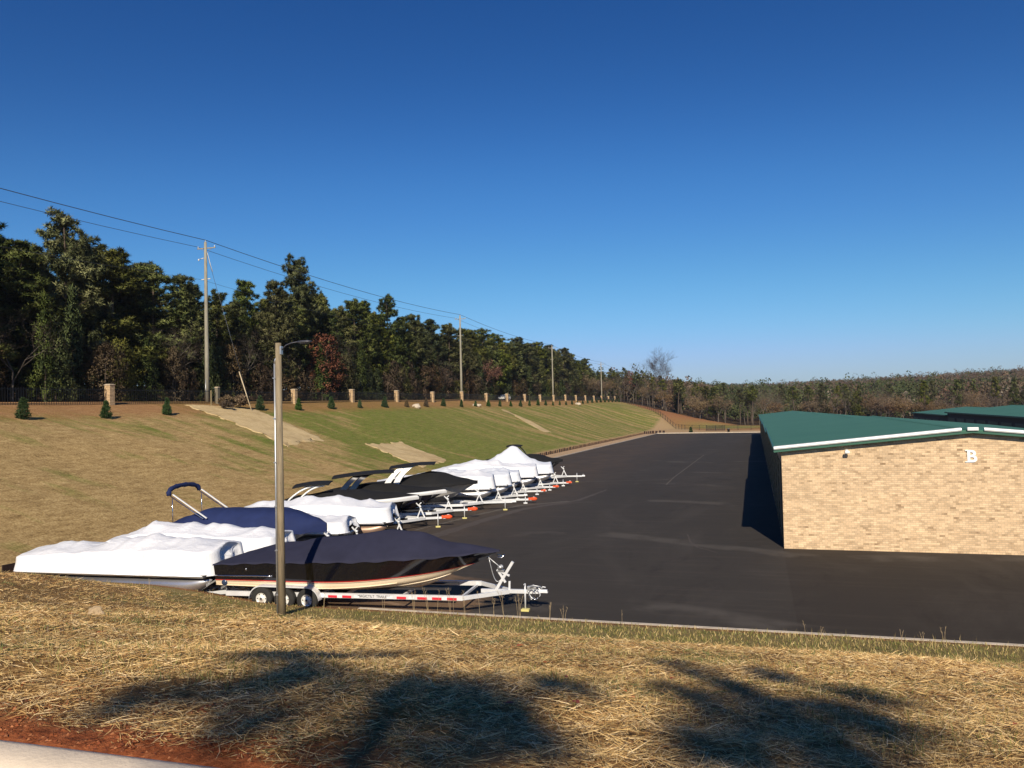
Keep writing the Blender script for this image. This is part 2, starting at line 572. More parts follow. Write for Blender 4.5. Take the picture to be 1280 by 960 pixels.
sheet('sand_verge', -26.4, 20, 226.5, 231, .06, SAND, 10, 3)
# upper road, gutter and kerb right in front of the camera
UP = simple('upper_kerb_concrete', (.66, .55, .42), .85, 0, .12, 3.0, .25, bscale=40)
rows = []
for x in np.arange(-40, 14.01, 1.0):
    rows.append([(x, 3.15, 4.80), (x, 3.15, 4.97), (x, 3.135, 4.99), (x, 3.09, 5.0), (x, 3.00, 4.998), (x, 2.94, 4.985), (x, 2.89, 4.95), (x, 2.84, 4.885), (x, 2.78, 4.862), (x, 2.25, 4.845)])
o = MB().grid(rows).build('upper_kerb', UP); o['kind'] = 'structure'
o = MB().add([(-60, -60, 4.842), (60, -60, 4.842), (60, 2.24, 4.842), (-60, 2.24, 4.842)], [(0, 1, 2, 3)]).build('upper_road', A.m)
o['kind'] = 'structure'

# dusty joints and tyre dust across the asphalt
DUST = simple('pale_dust', (.085, .07, .055), .9, 0, .25, 4)
DUST2 = simple('brown_dust', (.058, .045, .036), .9, 0, .2, 2)
def ribbon(name, pts, w_, mat, dz=.004, jitter=.05, step=.5):
    P = []
    for a, b in zip(pts[:-1], pts[1:]):
        n_ = max(2, int(math.dist(a, b) / step))
        for k in range(n_):
            t = k / n_
            P.append((a[0] + (b[0] - a[0]) * t, a[1] + (b[1] - a[1]) * t))
    P.append(pts[-1])
    L_, R_ = [], []
    for i, p in enumerate(P):
        q = P[min(i + 1, len(P) - 1)]; q0 = P[max(i - 1, 0)]
        dx, dy = q[0] - q0[0], q[1] - q0[1]
        l_ = math.hypot(dx, dy) or 1
        nx_, ny_ = -dy / l_, dx / l_
        t = i / (len(P) - 1)
        ww = (w_ if not isinstance(w_, tuple) else w_[0] + (w_[1] - w_[0]) * t) * (0.75 + .5 * random.random()) / 2
        jx = (random.random() - .5) * jitter
        L_.append((p[0] + nx_ * (ww + jx), p[1] + ny_ * (ww + jx), float(lot_z(p[1])) + dz))
        R_.append((p[0] - nx_ * (ww - jx), p[1] - ny_ * (ww - jx), float(lot_z(p[1])) + dz))
    o = MB().grid([L_, R_]).build(name, mat)
    o['kind'] = 'structure'
    return o
ribbon('dust_joint', [(-16.9, 68.8), (-12, 70.6), (-7.5, 72.3)], .16, DUST)
ribbon('dust_joint', [(-7.2, 67.1), (-7.3, 74.1), (-6.9, 112.6)], .12, DUST, .006)
ribbon('dust_track', [(-16.4, 34.8), (-15.3, 43.7), (-14.4, 49.0), (-11.9, 54.6), (-11.3, 62.6)], (.9, .18), DUST2, .004)
ribbon('dust_track', [(-17.7, 40.1), (-16.4, 46.2), (-15.0, 51.1), (-12.4, 54)], (.18, .5), DUST, .007)
ribbon('dust_track', [(-3.4, 40.9), (-3.1, 38.7), (-2.7, 37.4), (-1.8, 36.2)], .07, DUST2, .004, .02)
ribbon('dust_track', [(-9.5, 23.95), (-12.4, 25.2), (-14.5, 25.0)], (.1, .45), simple('tan_dust', (.22, .14, .085), .95, 0, .3, 3), .004, .1)

# ------------------------------------------------------------------ storage buildings
def brick_mat(name, c1, c2, cm, sc=1.0):
    M = NT(name)
    tc = M.t.nodes.new('ShaderNodeTexCoord')
    s_ = M.t.nodes.new('ShaderNodeSeparateXYZ'); M.l(tc.outputs['Object'], s_.inputs[0])
    cb = M.t.nodes.new('ShaderNodeCombineXYZ')
    M.l(M.math('ADD', s_.outputs[0], s_.outputs[1]), cb.inputs[0]); M.l(s_.outputs[2], cb.inputs[1])
    b = M.t.nodes.new('ShaderNodeTexBrick')
    b.inputs['Scale'].default_value = 1.0 * sc
    b.inputs['Brick Width'].default_value = .22
    b.inputs['Row Height'].default_value = .084
    b.inputs['Mortar Size'].default_value = .010
    b.inputs['Mortar Smooth'].default_value = .3
    b.inputs['Bias'].default_value = -.1
    b.inputs['Color1'].default_value = (*c1, 1); b.inputs['Color2'].default_value = (*c2, 1); b.inputs['Mortar'].default_value = (*cm, 1)
    M.l(cb.outputs[0], b.inputs['Vector'])
    row_ = M.math('FLOOR', M.math('DIVIDE', s_.outputs[2], .084))
    off_ = M.math('MULTIPLY', M.math('FLOORED_MODULO', row_, 2.0), .5)
    col_i = M.math('FLOOR', M.math('ADD', M.math('DIVIDE', M.math('ADD', s_.outputs[0], s_.outputs[1]), .22), off_))
    c2_ = M.t.nodes.new('ShaderNodeCombineXYZ'); M.l(col_i, c2_.inputs[0]); M.l(row_, c2_.inputs[1])
    wn = M.t.nodes.new('ShaderNodeTexWhiteNoise'); wn.noise_dimensions = '2D'
    M.l(c2_.outputs[0], wn.inputs['Vector'])
    dark = M.ramp(wn.outputs['Value'], [(.76, 0.0), (.98, .65)])
    cl = M.noise(1.6, 4, .6, cb.outputs[0])
    vari = M.ramp(M.math('FRACT', M.math('MULTIPLY', wn.outputs['Value'], 13.7)), [(0, .80), (1, 1.15)])
    dark = M.math('MULTIPLY', dark, M.ramp(cl, [(.4, .25), (.62, 1.0)]))
    col_ = M.mix(1.0, b.outputs['Color'], vari, 'MULTIPLY')
    col_ = M.mix(dark, col_, (.17, .10, .05))
    tone = M.ramp(M.noise(.35, 4, .6, cb.outputs[0]), [(.3, .9), (.7, 1.08)])
    col_ = M.mix(1.0, col_, tone, 'MULTIPLY')
    M.color(col_)
    M.bump(M.math('SUBTRACT', 1.0, b.outputs['Fac']), .35, .01)
    return M.set(.9, 0, .2)
BRICK = brick_mat('tan_brick', (.70, .51, .315), (.62, .44, .262), (.50, .375, .25))
BRICKP = brick_mat('pillar_brick', (.58, .40, .22), (.44, .29, .15), (.45, .36, .25))
def roof_mat():
    M = NT('green_metal_roof')
    v = M.pos(obj=True)
    s_ = M.t.nodes.new('ShaderNodeSeparateXYZ'); M.l(v, s_.inputs[0])
    rib = M.math('PINGPONG', s_.outputs[1], .3)
    seam = M.ramp(rib, [(.0, 1.0), (.06, 0.0)])
    base = M.ramp(M.noise(.35, 5, .6, v), [(.3, (.052, .150, .098)), (.7, (.064, .172, .112))])
    M.color(M.mix(M.math('MULTIPLY', seam, .10), base, (.05, .15, .095)))
    M.bump(seam, .15, .02)
    return M.set(.6, .0, .2)
ROOF = roof_mat()
WHITE_TRIM = simple('white_trim', (.72, .73, .72), .45, .1, .06, 2)
GREEN_TRIM = simple('dark_green_trim', (.03, .11, .07), .5, 0, .1, 2)
DARK_DOOR = simple('green_roll_door', (.012, .04, .028), .5, .2, .1, 2)
WALL_SHADE = simple('painted_wall_shade', (.05, .045, .04), .8, 0, .1, 2)  # shade of the second building's side, put into its wall colour

def building(name, label, x0, x1, secs, front=True, doors=True):
    """secs: list of (y0, y1, eave_z, floor_z)"""
    root = thing(name, label, 'storage building', ((x0 + x1) / 2, secs[0][0], 0))
    W = x1 - x0
    rise = .74
    ox = -(x0 + x1) / 2; oy = -secs[0][0]
    hw = W / 2
    side_m = WALL_SHADE if name == 'storage_building' else BRICK
    for i, (a, b, ez, fz) in enumerate(secs):
        a_, b_ = a + oy, b + oy
        mb = MB()
        z0 = fz - .4
        # side and gable walls as one shell
        last = i == len(secs) - 1
        w0 = -hw; w1 = hw
        vs = [(w0, a_, z0), (w1, a_, z0), (w1, a_, ez), (0, a_, ez + rise - .06), (w0, a_, ez)]
        vs += [(x_, b_, z_) for x_, _, z_ in vs]
        mb.add(vs, [(0, 1, 2, 3, 4), (9, 8, 7, 6, 5), (0, 4, 9, 5), (1, 6, 7, 2)])
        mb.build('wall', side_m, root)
        # roof: folded sheet with thickness and overhang
        oh, th = .32, .06
        fa = a_ - (.28 if i == 0 else .12); fb = b_ + (.12 if not last else .3)
        if not last:
            fb = b_ + .12
        rz0 = ez + .05 - oh * rise / hw; rz1 = ez + rise + .05
        prof = [(-hw - oh, rz0), (0, rz1), (hw + oh, rz0)]
        vs = []
        for y_ in (fa, fb):
            vs += [(p, y_, q + th) for p, q in prof] + [(p, y_, q) for p, q in prof]
        mb = MB().add(vs, [(0, 1, 7, 6), (1, 2, 8, 7), (3, 9, 10, 4), (4, 10, 11, 5), (0, 6, 9, 3), (2, 5, 11, 8), (0, 3, 4, 1), (1, 4, 5, 2), (6, 7, 10, 9), (7, 8, 11, 10)])
        # ridge cap
        mb.build('roof', ROOF, root)
        rc = MB().add([(-.22, fa + .03, rz1 + th - .012), (0, fa + .03, rz1 + th + .03), (.22, fa + .03, rz1 + th - .012), (-.22, fb - .03, rz1 + th - .012), (0, fb - .03, rz1 + th + .03), (.22, fb - .03, rz1 + th - .012)], [(0, 1, 4, 3), (1, 2, 5, 4)])
        rc.build('ridge_cap', ROOF, root)
        if i == 0 and front:
            for sgn in (-1, 1):
                xa, xb = sgn * (hw + oh), sgn * .42
                za = rz0 + .06; zb = rz1 - .42 * rise / hw + .06 + .0
                t = MB()
                vs = []
                for (x_, z_) in ((xa, za), (xb, zb)):
                    vs += [(x_, fa - .085, z_ - .02), (x_, fa - .11, z_ + .035), (x_, fa - .09, z_ + .10), (x_, fa + .03, z_ + .125), (x_, fa - .003, z_ - .06)]
                f_ = [(k, (k + 1) % 5, (k + 1) % 5 + 5, k + 5) for k in range(5)] + [(4, 3, 2, 1, 0), (5, 6, 7, 8, 9)]
                t.add(vs, f_)
                t.build('rake_trim', WHITE_TRIM, root)
                g = MB()
                g.beam((xa, fa - .015, za - .105), (sgn * .0, fa - .015, rz1 - .045), .05, .085)
                g.build('fascia', GREEN_TRIM, root)
            MB().box((0, fa - .075, rz1 + .08), (.42, .08, .14), bev=.015).build('peak_cap', WHITE_TRIM, root)
        # eave gutter and doors on the west side
        MB().box((-hw - oh + .02, (fa + fb) / 2, rz0 + .02), (.09, fb - fa - .02, .16)).build('gutter', GREEN_TRIM, root)
        if doors:
            n_ = max(1, int((b - a) / 4.6))
            st = (b - a) / n_
            for k in range(n_):
                yc = a_ + st * (k + .5)
                d = MB()
                for q in range(12):
                    zz = fz + .15 + q * (ez - .75 - fz) / 12
                    d.box((-hw - .012 - .012 * (q % 2), yc, zz + .14), (.03, st * .78, (ez - .75 - fz) / 12 - .006))
                d.build('roll_door', DARK_DOOR, root)
    return root
secsB = [(37.66, 66.5, 4.33, 0.0), (66.5, 103, 3.92, -.5), (103, 145, 3.50, -1.0), (145, 205, 2.95, -1.7)]
bB = building('brick_building', 'tan brick storage building with green metal roof, nearest the camera, marked B', 1.05, 16.1, secsB)
secsC = [(38, 119, 4.33, 0.0), (119, 143, 3.92, -.8)]
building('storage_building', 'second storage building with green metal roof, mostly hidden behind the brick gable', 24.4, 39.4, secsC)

# white serif letter B on the gable
def serif_B():
    mb = MB()
    cu = bpy.data.curves.new('letter_b', 'FONT'); cu.body = 'B'; cu.size = .70; cu.extrude = .02; cu.offset = .02
    o = bpy.data.objects.new('tmp', cu); COL.objects.link(o)
    dg = bpy.context.evaluated_depsgraph_get()
    me = bpy.data.meshes.new_from_object(o.evaluated_get(dg))
    bpy.data.objects.remove(o)
    xs = [v.co.x for v in me.vertices]; ys = [v.co.y for v in me.vertices]
    x0, y0, y1 = min(xs), min(ys), max(ys)
    for v in me.vertices:
        mb.v.append((v.co.x - x0, -v.co.z, v.co.y - y0))
    for p in me.polygons:
        mb.f.append(list(p.vertices)); mb.sm.append(False)
    H = y1 - y0
    mb.box((.05, 0, .02), (.26, .041, .042)); mb.box((.05, 0, H - .02), (.26, .041, .042))
    bpy.data.meshes.remove(me)
    return mb
LW = simple('white_letter', (.85, .85, .83), .5, 0, .02)
lb = serif_B().build('letter', LW)
lb.location = (8.40, 37.66 - .025, 3.80)
tag(lb, 'white serif letter B mounted high on the tan brick gable', 'letter')
# floodlight under the rake
fl = thing('floodlight', 'small white wall floodlight under the rake trim of the brick gable', 'floodlight', (3.74, 37.60, 4.30))
MB().box((0, .0, 0), (.12, .12, .12), bev=.01).build('mount', WHITE_TRIM, fl)
MB().tube([(0, -.05, 0), (0, -.16, -.03)], .025).build('arm', WHITE_TRIM, fl)
MB().box((0, -.22, -.04), (.20, .13, .11), ry=0, bev=.02).build('head', WHITE_TRIM, fl)

# ------------------------------------------------------------------ roadside fence: pillars and black panels
BLACK_METAL = simple('black_metal', (.012, .012, .013), .5, .3, .1, 3)
CAPST = simple('pillar_cap', (.45, .36, .25), .8, 0, .1, 3)
ORD = ['first', 'second', 'third', 'fourth', 'fifth', 'sixth', 'seventh', 'eighth', 'ninth', 'tenth', 'eleventh', 'twelfth', 'thirteenth', 'fourteenth', 'fifteenth', 'sixteenth', 'seventeenth', 'eighteenth', 'nineteenth', 'twentieth',
       'twenty-first', 'twenty-second', 'twenty-third', 'twenty-fourth', 'twenty-fifth', 'twenty-sixth', 'twenty-seventh', 'twenty-eighth', 'twenty-ninth', 'thirtieth', 'thirty-first', 'thirty-second', 'thirty-third', 'thirty-fourth', 'thirty-fifth', 'thirty-sixth', 'thirty-seventh', 'thirty-eighth', 'thirty-ninth', 'fortieth']
pm = MB().box((0, 0, .88), (.64, .64, 2.0), bev=.012)
pme = pm.build('shaft', BRICKP); pme_d = pme.data; bpy.data.objects.remove(pme)
cm_ = MB().box((0, 0, 1.92), (.74, .74, .08), bev=.012).box((0, 0, 1.985), (.62, .62, .05), taper=.8)
cme = cm_.build('cap', CAPST); cme_d = cme.data; bpy.data.objects.remove(cme)
GREYP = simple('grey_block', (.16, .14, .10), .9, 0, .2, 4)
PIL_Y = [47.15 + 16.35 * k for k in range(20)]
for k, y in enumerate(PIL_Y):
    if k == 0:
        lab = None
    z = tz(-60, y)
    grey = (k == 2)
    lab = ('unfinished grey block pillar just right of the big utility pole' if grey else
           'tan brick fence pillar, leftmost in the photo, behind a young evergreen' if k == 1 else
           'tan brick fence pillar, %s from the left along the roadside fence' % ORD[k - 1])
    p = thing('brick_pillar' if not grey else 'block_pillar', lab, 'pillar', (-60, y, z), 0, 'brick pillars of the roadside fence')
    a = link('shaft', pme_d if not grey else pme_d.copy(), None, p)
    if grey:
        a.data.materials.clear(); a.data.materials.append(GREYP); a.scale = (.62, .62, .98)
    c_ = link('cap', cme_d, None, p)
    if grey:
        c_.scale = (.62, .62, .98)
    if k < len(PIL_Y) - 1:
        y1 = PIL_Y[k + 1]
        mb = MB()
        z1 = tz(-60, y1)
        n_ = 60
        L_ = y1 - y - .84
        for q in range(n_):
            yy = .42 + L_ * (q + .5) / n_
            zz = (z1 - z) * yy / (y1 - y)
            mb.box((0, yy, zz + .82), (.025, .03, 1.55))
        for h in (.18, 1.42):
            mb.beam((0, .42, h), (0, y1 - y - .42, h + z1 - z), .04, .05)
        o = mb.build('picket_fence', BLACK_METAL, None, (-60, y, z))
        tag(o, 'black metal picket fence panel between the %s and %s pillars from the left' % (ORD[max(k - 1, 0)], ORD[k]) if k else 'black metal picket fence panel left of the leftmost brick pillar', 'fence', 'black fence panels along the road')
# slim marker post
mk = MB().box((0, 0, .85), (.12, .12, 1.7), bev=.01).build('marker_post', simple('weathered_post', (.24, .19, .10), .9, 0, .2, 5), None, (-58.9, 77.3, tz(-58.9, 77.3)))
tag(mk, 'slim weathered marker post between the utility pole and the grey pillar', 'post')

# ------------------------------------------------------------------ utility poles and wires
def wood_mat(name, c, bright=1.25):
    M = NT(name)
    v = M.pos((9, 9, .8), obj=True)
    f = M.noise(1.5, 6, .7, v, .6)
    f2 = M.noise(6, 4, .7, M.pos((3, 3, .5), obj=True))
    a = M.ramp(f, [(.3, tuple(q * .55 for q in c)), (.5, c), (.75, tuple(min(1, q * bright) for q in c))])
    M.color(M.mix(M.ramp(f2, [(.60, 0.0), (.75, .6)]), a, tuple(q * .4 for q in c)))
    M.bump(f, .5, .015)
    return M.set(.9, 0, .2)
POLEW = wood_mat('grey_pole_wood', (.30, .28, .22))
POLEB = wood_mat('brown_pole_wood', (.25, .20, .13), 1.4)
GALV = simple('galvanised_steel', (.50, .51, .52), .42, .75, .12, 6)
INSUL = simple('pale_insulator', (.55, .57, .58), .3, 0, .05, 5)
WIRE = simple('conductor', (.10, .11, .13), .5, .6, .1, 5)
PX = -61.5
POLES = [(-5, 19, 8.0), (80, 18.7, 8), (165.5, 18.6, 8), (249, 17.4, 8), (334, 16.0, 7.8), (415, 16.5, 6.5), (505, 17, 5.5)]
plabels = [None, 'tall grey utility pole at the left, standing beside the gray block pillar', 'utility pole standing midway along the black roadside fence',
           'utility pole rising before the dense pines, third along the road', 'utility pole near the far end of the brick pillars', 'distant utility pole among bare trees beyond the embankment end',
           'farthest utility pole, faint beside the red brown trees']
for i, (y, h, z) in enumerate(POLES):
    if i == 0:
        continue
    zb = tz(PX, y)
    rt = thing('utility_pole', plabels[i], 'utility pole', (PX, y, zb), 0, 'utility poles along the road')
    hh = z + h - zb
    MB().tube([(0, 0, -.5), (0, 0, hh * .3), (0, 0, hh * .7), (0, 0, hh)], [.27, .235, .19, .155], 12).build('pole_shaft', POLEW, rt)
    ca = MB().box((0, 0, hh - .75), (.11, .09, .11)).beam((-1.25, .16, hh - .72), (1.25, .16, hh - .72), .09, .12)
    ca.build('crossarm', POLEW, rt)
    MB().beam((-.7, .16, hh - .78), (0, .17, hh - 1.4), .03, .03).beam((.7, .16, hh - .78), (0, .17, hh - 1.4), .03, .03).build('brace', GALV, rt)
    for xx in (-1.15, 1.15):
        MB().lathe([(.03, hh - .66), (.07, hh - .60), (.05, hh - .55), (.07, hh - .50), (.03, hh - .44)], 8, 'z', (xx, .16, 0)).build('insulator', INSUL, rt)
    MB().lathe([(.03, hh), (.06, hh + .05), (.045, hh + .11), (.06, hh + .17), (.02, hh + .24)], 8).build('insulator', INSUL, rt)
    MB().beam((-.75, .17, hh - 4.4), (.5, .17, hh - 4.35), .08, .10).build('lower_arm', INSUL if i == 1 else POLEW, rt)
    if i == 1:
        MB().tube([(-.25, 0, hh - 1.9), (-.9, 0, hh - 2.0)], .05, 6).lathe([(.04, -.1), (.09, -.05), (.09, .12), (.03, .16)], 8, 'z', (-.95, 0, hh - 2.1)).build('cutout_switch', INSUL, rt)
        MB().tube([(.25, 0, hh - 1.3), (.62, 0, hh - 2.6), (.95, 0, hh - 3.6)], .035, 6).build('drop_cable', INSUL, rt)
        MB().tube([(.0, -.28, 0), (0, -.25, 2.6)], .05, 6).build('cable_guard', GALV, rt)
def wire(name, label, xo, zo, r_, sag):
    mb = MB()
    pts = []
    for (ya, ha, za), (yb, hb, zb) in zip(POLES[:-1], POLES[1:]):
        for k in range(12):
            t = k / 12
            zz = (za + ha) * (1 - t) + (zb + hb) * t + zo - 4 * sag * t * (1 - t)
            pts.append((PX + xo, ya + (yb - ya) * t, zz))
    pts.append((PX + xo, POLES[-1][0], POLES[-1][1] + POLES[-1][2] + zo))
    return tag(mb.tube(pts, r_, 5, False).build(name, WIRE), label, 'power line', 'overhead wires along the road')
wire('power_line', 'topmost thick conductor strung from pole top to pole top', 0, .22, .038, .9)
wire('power_line', 'thinner conductor strung on the crossarm ends, just below the top one', -1.15, -.5, .026, 1.0)
wire('power_line', 'faint lower cable carried on the small arms in front of trees', -.7, -4.4, .016, 1.2)
gz = tz(-55.6, 80.2)
gw = thing('guy_wire', 'slanting guy wire with pale guard running down to the brushy mound', 'guy wire', (-55.6, 80.2, gz))
MB().tube([(0, 0, -.1), (-5.75, -.2, 8 + 18.7 - gz - 1.3)], .022, 5).build('cable', WIRE, gw)
MB().tube([(0.0, 0, -.1), (-1.62, -.055, 4.6)], .055, 8).build('guard', simple('pale_guard', (.55, .45, .30), .6, 0, .1, 4), gw)

# ------------------------------------------------------------------ wooden lamp pole in the foreground
PLX, PLY = -13.55, 20.9
zz0 = tz(PLX, PLY)
lp = thing('lamp_pole', 'brown wooden lamp pole with grey conduit standing in front of the boats', 'lamp pole', (PLX, PLY, zz0))
H_ = 8.62 - zz0
MB().tube([(0, 0, -.5), (0, 0, H_ * .4), (0, 0, H_)], [.116, .102, .086], 18).build('pole_shaft', POLEB, lp)
cdm = MB()
cdm.tube([(-.128, -.05, -.3), (-.120, -.05, 3.5), (-.105, -.05, H_ - .62)], .029, 10)
cdm.tube([(-.105, -.05, H_ - .62), (-.09, -.04, H_ - .50), (0, -.03, H_ - .40)], .028, 8)
cdm.build('conduit', GALV, lp)
st = MB()
for h in (.6, 1.9, 3.2, 4.5, 5.8, 7.0):
    if h < H_ - .7:
        st.box((-.122 + .002 * h, -.05, h), (.09, .08, .035))
st.build('conduit_strap', GALV, lp)
MB().box((.10, 0, H_ - .22), (.05, .1, .24)).build('arm_bracket', GALV, lp)
MB().tube([(.11, 0, H_ - .22), (.25, .01, H_ - .08), (.42, .02, H_ - .02), (.66, .03, H_ + .01)], .018, 8).build('lamp_arm', simple('dull_arm_steel', (.07, .07, .08), .6, .3, .1), lp)
hd = MB()
hd.lathe([(.001, .0), (.055, .04), (.085, .16), (.085, .36), (.05, .46), (.001, .48)], 12, 'x', (.62, .03, H_ + .0))
for i in range(len(hd.v)):
    x_, y_, z_ = hd.v[i]; hd.v[i] = (x_, .03 + (y_ - .03) * 1.3, H_ + (z_ - H_) * .55)
hd.build('lamp_head', simple('dark_grey_lamp', (.09, .09, .10), .45, .5, .1), lp)

# ------------------------------------------------------------------ silt fence along the toe of the embankment
FABRIC = simple('dark_fabric', (.028, .013, .010), .9, 0, .3, 2)
STAKE = simple('stake_wood', (.27, .16, .085), .9, 0, .25, 5)
def silt(label, pts, n_st, h=.52):
    x0, y0 = pts[0]
    rt = thing('silt_fence', label, 'silt fence', (x0, y0, tz(x0, y0)), 0, 'silt fence along the foot of the embankment')
    z0 = tz(x0, y0)
    top, bot = [], []
    N = 90
    L = [0]
    for a, b in zip(pts[:-1], pts[1:]):
        L.append(L[-1] + math.dist(a, b))
    def at(t):
        d = t * L[-1]
        for i in range(len(pts) - 1):
            if d <= L[i + 1] + 1e-9:
                f_ = (d - L[i]) / (L[i + 1] - L[i])
                return (pts[i][0] + (pts[i + 1][0] - pts[i][0]) * f_, pts[i][1] + (pts[i + 1][1] - pts[i][1]) * f_)
        return pts[-1]
    for k in range(N + 1):
        x, y = at(k / N)
        z = tz(x, y) - z0
        hh = h * (.92 + .12 * math.sin(k * 1.7) * random.random())
        bot.append((x - x0, y - y0, z - .1)); top.append((x - x0 + .02 * math.sin(k * 2.2), y - y0, z + hh))
    g = MB()
    for k in range(n_st):
        a_, b_ = at((k + .02) / n_st), at((k + .66) / n_st)
        hh = h * random.uniform(.9, 1.12)
        g.beam((a_[0] - x0, a_[1] - y0, tz(*a_) - z0 + hh / 2 - .04), (b_[0] - x0, b_[1] - y0, tz(*b_) - z0 + hh / 2 - .04 + random.uniform(-.02, .02)), .05, hh)
    for k in range(n_st * 2):
        a_, b_ = at(k / (2 * n_st)), at((k + 1) / (2 * n_st))
        g.beam((a_[0] - x0, a_[1] - y0, tz(*a_) - z0 + .02), (b_[0] - x0, b_[1] - y0, tz(*b_) - z0 + .02), .03, .22)
    g.build('fabric', FABRIC, rt)
    me = None
    for k in range(n_st):
        x, y = at((k + .83) / n_st)
        if me is None:
            o = MB().box((0, 0, .28), (.05, .10, .66)).build('stake', STAKE, rt); me = o.data
        else:
            o = link('stake', me, None, rt)
        o.location = (x - x0 + .04, y - y0 + random.uniform(-.15, .15), tz(x, y) - z0)
        o.rotation_euler = (random.uniform(-.04, .04), random.uniform(-.04, .04), 0)
for k in range(6):
    ya, yb = 72 + 25 * k, 72 + 25 * (k + 1)
    silt('dark silt fence with pale stakes at the embankment foot, %s stretch counted from the boats' % ORD[k], [(-29.4, ya), (-29.4, yb - .4)], 22)
silt('short raised end of the silt fence at the far left corner of the lot', [(-29.4, 222), (-27.6, 226), (-24, 227.5)], 8, .8)
silt('low dark silt fence end beside the stern of the nearest wrapped pontoon', [(-29.6, 25.5), (-29.6, 34)], 7, .6)

# ------------------------------------------------------------------ far wire fence, gate, bin
WF = thing('wire_fence', 'thin dark wire fence running down the end of the embankment to the far kerb', 'fence', (0, 0, 0))
path = [(-55, 342), (-44, 318), (-34, 290), (-26, 268), (-21, 254), (-14, 247), (-5, 245), (6, 246), (20, 250)]
WF.location = (path[0][0], path[0][1], tz(*path[0]))
bx, by, bz = WF.location
pp = []
for a, b in zip(path[:-1], path[1:]):
    n_ = int(math.dist(a, b) / 3.2)
    for k in range(n_):
        t = k / n_
        x, y = a[0] + (b[0] - a[0]) * t, a[1] + (b[1] - a[1]) * t
        pp.append((x, y, tz(x, y)))
me = None
for x, y, z in pp:
    if me is None:
        o = MB().box((0, 0, .75), (.12, .12, 1.7)).build('post', BLACK_METAL, WF); me = o.data
    else:
        o = link('post', me, None, WF)
    o.location = (x - bx, y - by, z - bz)
mb = MB()
for h in (.35, .8, 1.25, 1.5):
    mb.tube([(x - bx, y - by, z - bz + h) for x, y, z in pp], .03, 4, False)
mb.build('wire', BLACK_METAL, WF)
gt = thing('metal_gate', 'black metal gate panel standing beyond the far kerb of the lot', 'gate', (-14.0, 243.5, tz(-14, 243.5)))
mb = MB()
for k in range(26):
    mb.box((k * .21, 0, .72), (.09, .06, 1.25))
mb.build('bars', BLACK_METAL, gt)
MB().beam((0, -.05, 1.38), (5.3, -.05, 1.38), .08, .10).beam((0, -.05, .15), (5.3, -.05, .15), .08, .10).build('gate_frame', BLACK_METAL, gt)
for x in (0, 2.65, 5.3):
    MB().box((x, .06, .72), (.12, .12, 1.7)).build('gate_post', BLACK_METAL, gt)
bn = thing('trash_bin', 'small dark bin standing on the far edge of the asphalt lot', 'bin', (-7.2, 229, tz(-7.2, 229) + .07))
MB().lathe([(.001, 0), (.30, 0), (.36, .85), (.38, .88)], 14).build('barrel', BLACK_METAL, bn)
MB().lathe([(.38, .88), (.36, .98), (.15, 1.06), (.001, 1.07)], 14).build('lid', simple('grey_lid', (.08, .08, .09), .5), bn)

# ------------------------------------------------------------------ erosion blankets of straw on the embankment
def strawmat_mat():
    M = NT('straw_blanket')
    f = M.noise(3.0, 6, .75, M.pos((.5, 2.0, 1), rot=(0, 0, R(20))))
    f2 = M.noise(.5, 4, .6, M.pos())
    c_ = M.ramp(f, [(.25, (.34, .24, .115)), (.5, (.54, .41, .22)), (.75, (.70, .55, .31))])
    M.color(M.mix(M.ramp(f2, [(.45, 0.0), (.7, .55)]), c_, (.30, .20, .09)))
    M.bump(f, .6, .04)
    return M.set(.95, 0, .15)
SMAT = strawmat_mat()
def blanket(label, quad, nu=70, nv=36):
    vs = []
    x0, y0 = quad[0]
    z0 = tz(x0, y0)
    G_ = []
    for i in range(nv + 1):
        row = []
        for j in range(nu + 1):
            u, v = j / nu, i / nv
            a = [(quad[0][k] * (1 - u) + quad[1][k] * u) for k in (0, 1)]
            b = [(quad[3][k] * (1 - u) + quad[2][k] * u) for k in (0, 1)]
            x = a[0] * (1 - v) + b[0] * v; y = a[1] * (1 - v) + b[1] * v
            ed = max(0, 1 - min(i, nv - i, j, nu - j) / 4)
            x += ed * .9 * noise.noise(Vector((x * .8, y * .8, 3))) + ed * random.uniform(-.16, .16)
            y += ed * .9 * noise.noise(Vector((x * .8, y * .8, 9))) + ed * random.uniform(-.16, .16)
            row.append((x - x0, y - y0, tz(x, y) - z0 + .07 - (.10 if i in (0, nv) or j in (0, nu) else 0)))
        G_.append(row)
    o = MB().grid(G_).build('straw_blanket', SMAT, None, (x0, y0, z0))
    tag(o, label, 'erosion blanket', 'straw erosion blankets on the slope')
blanket('large pale straw blanket beside the utility pole and guy wire', [(-59.8, 73.5), (-57.0, 82.0), (-44.5, 76.5), (-43.2, 68.0)])
blanket('trapezoid straw blanket on the green slope above the black boats', [(-42.2, 82.6), (-41.8, 90.5), (-34.0, 86.8), (-33.2, 77.6)])
blanket('long thin straw strip running down the far slope', [(-53.9, 169.0), (-53.8, 171.2), (-38.2, 154.8), (-39.0, 150.5)], 20, 8)

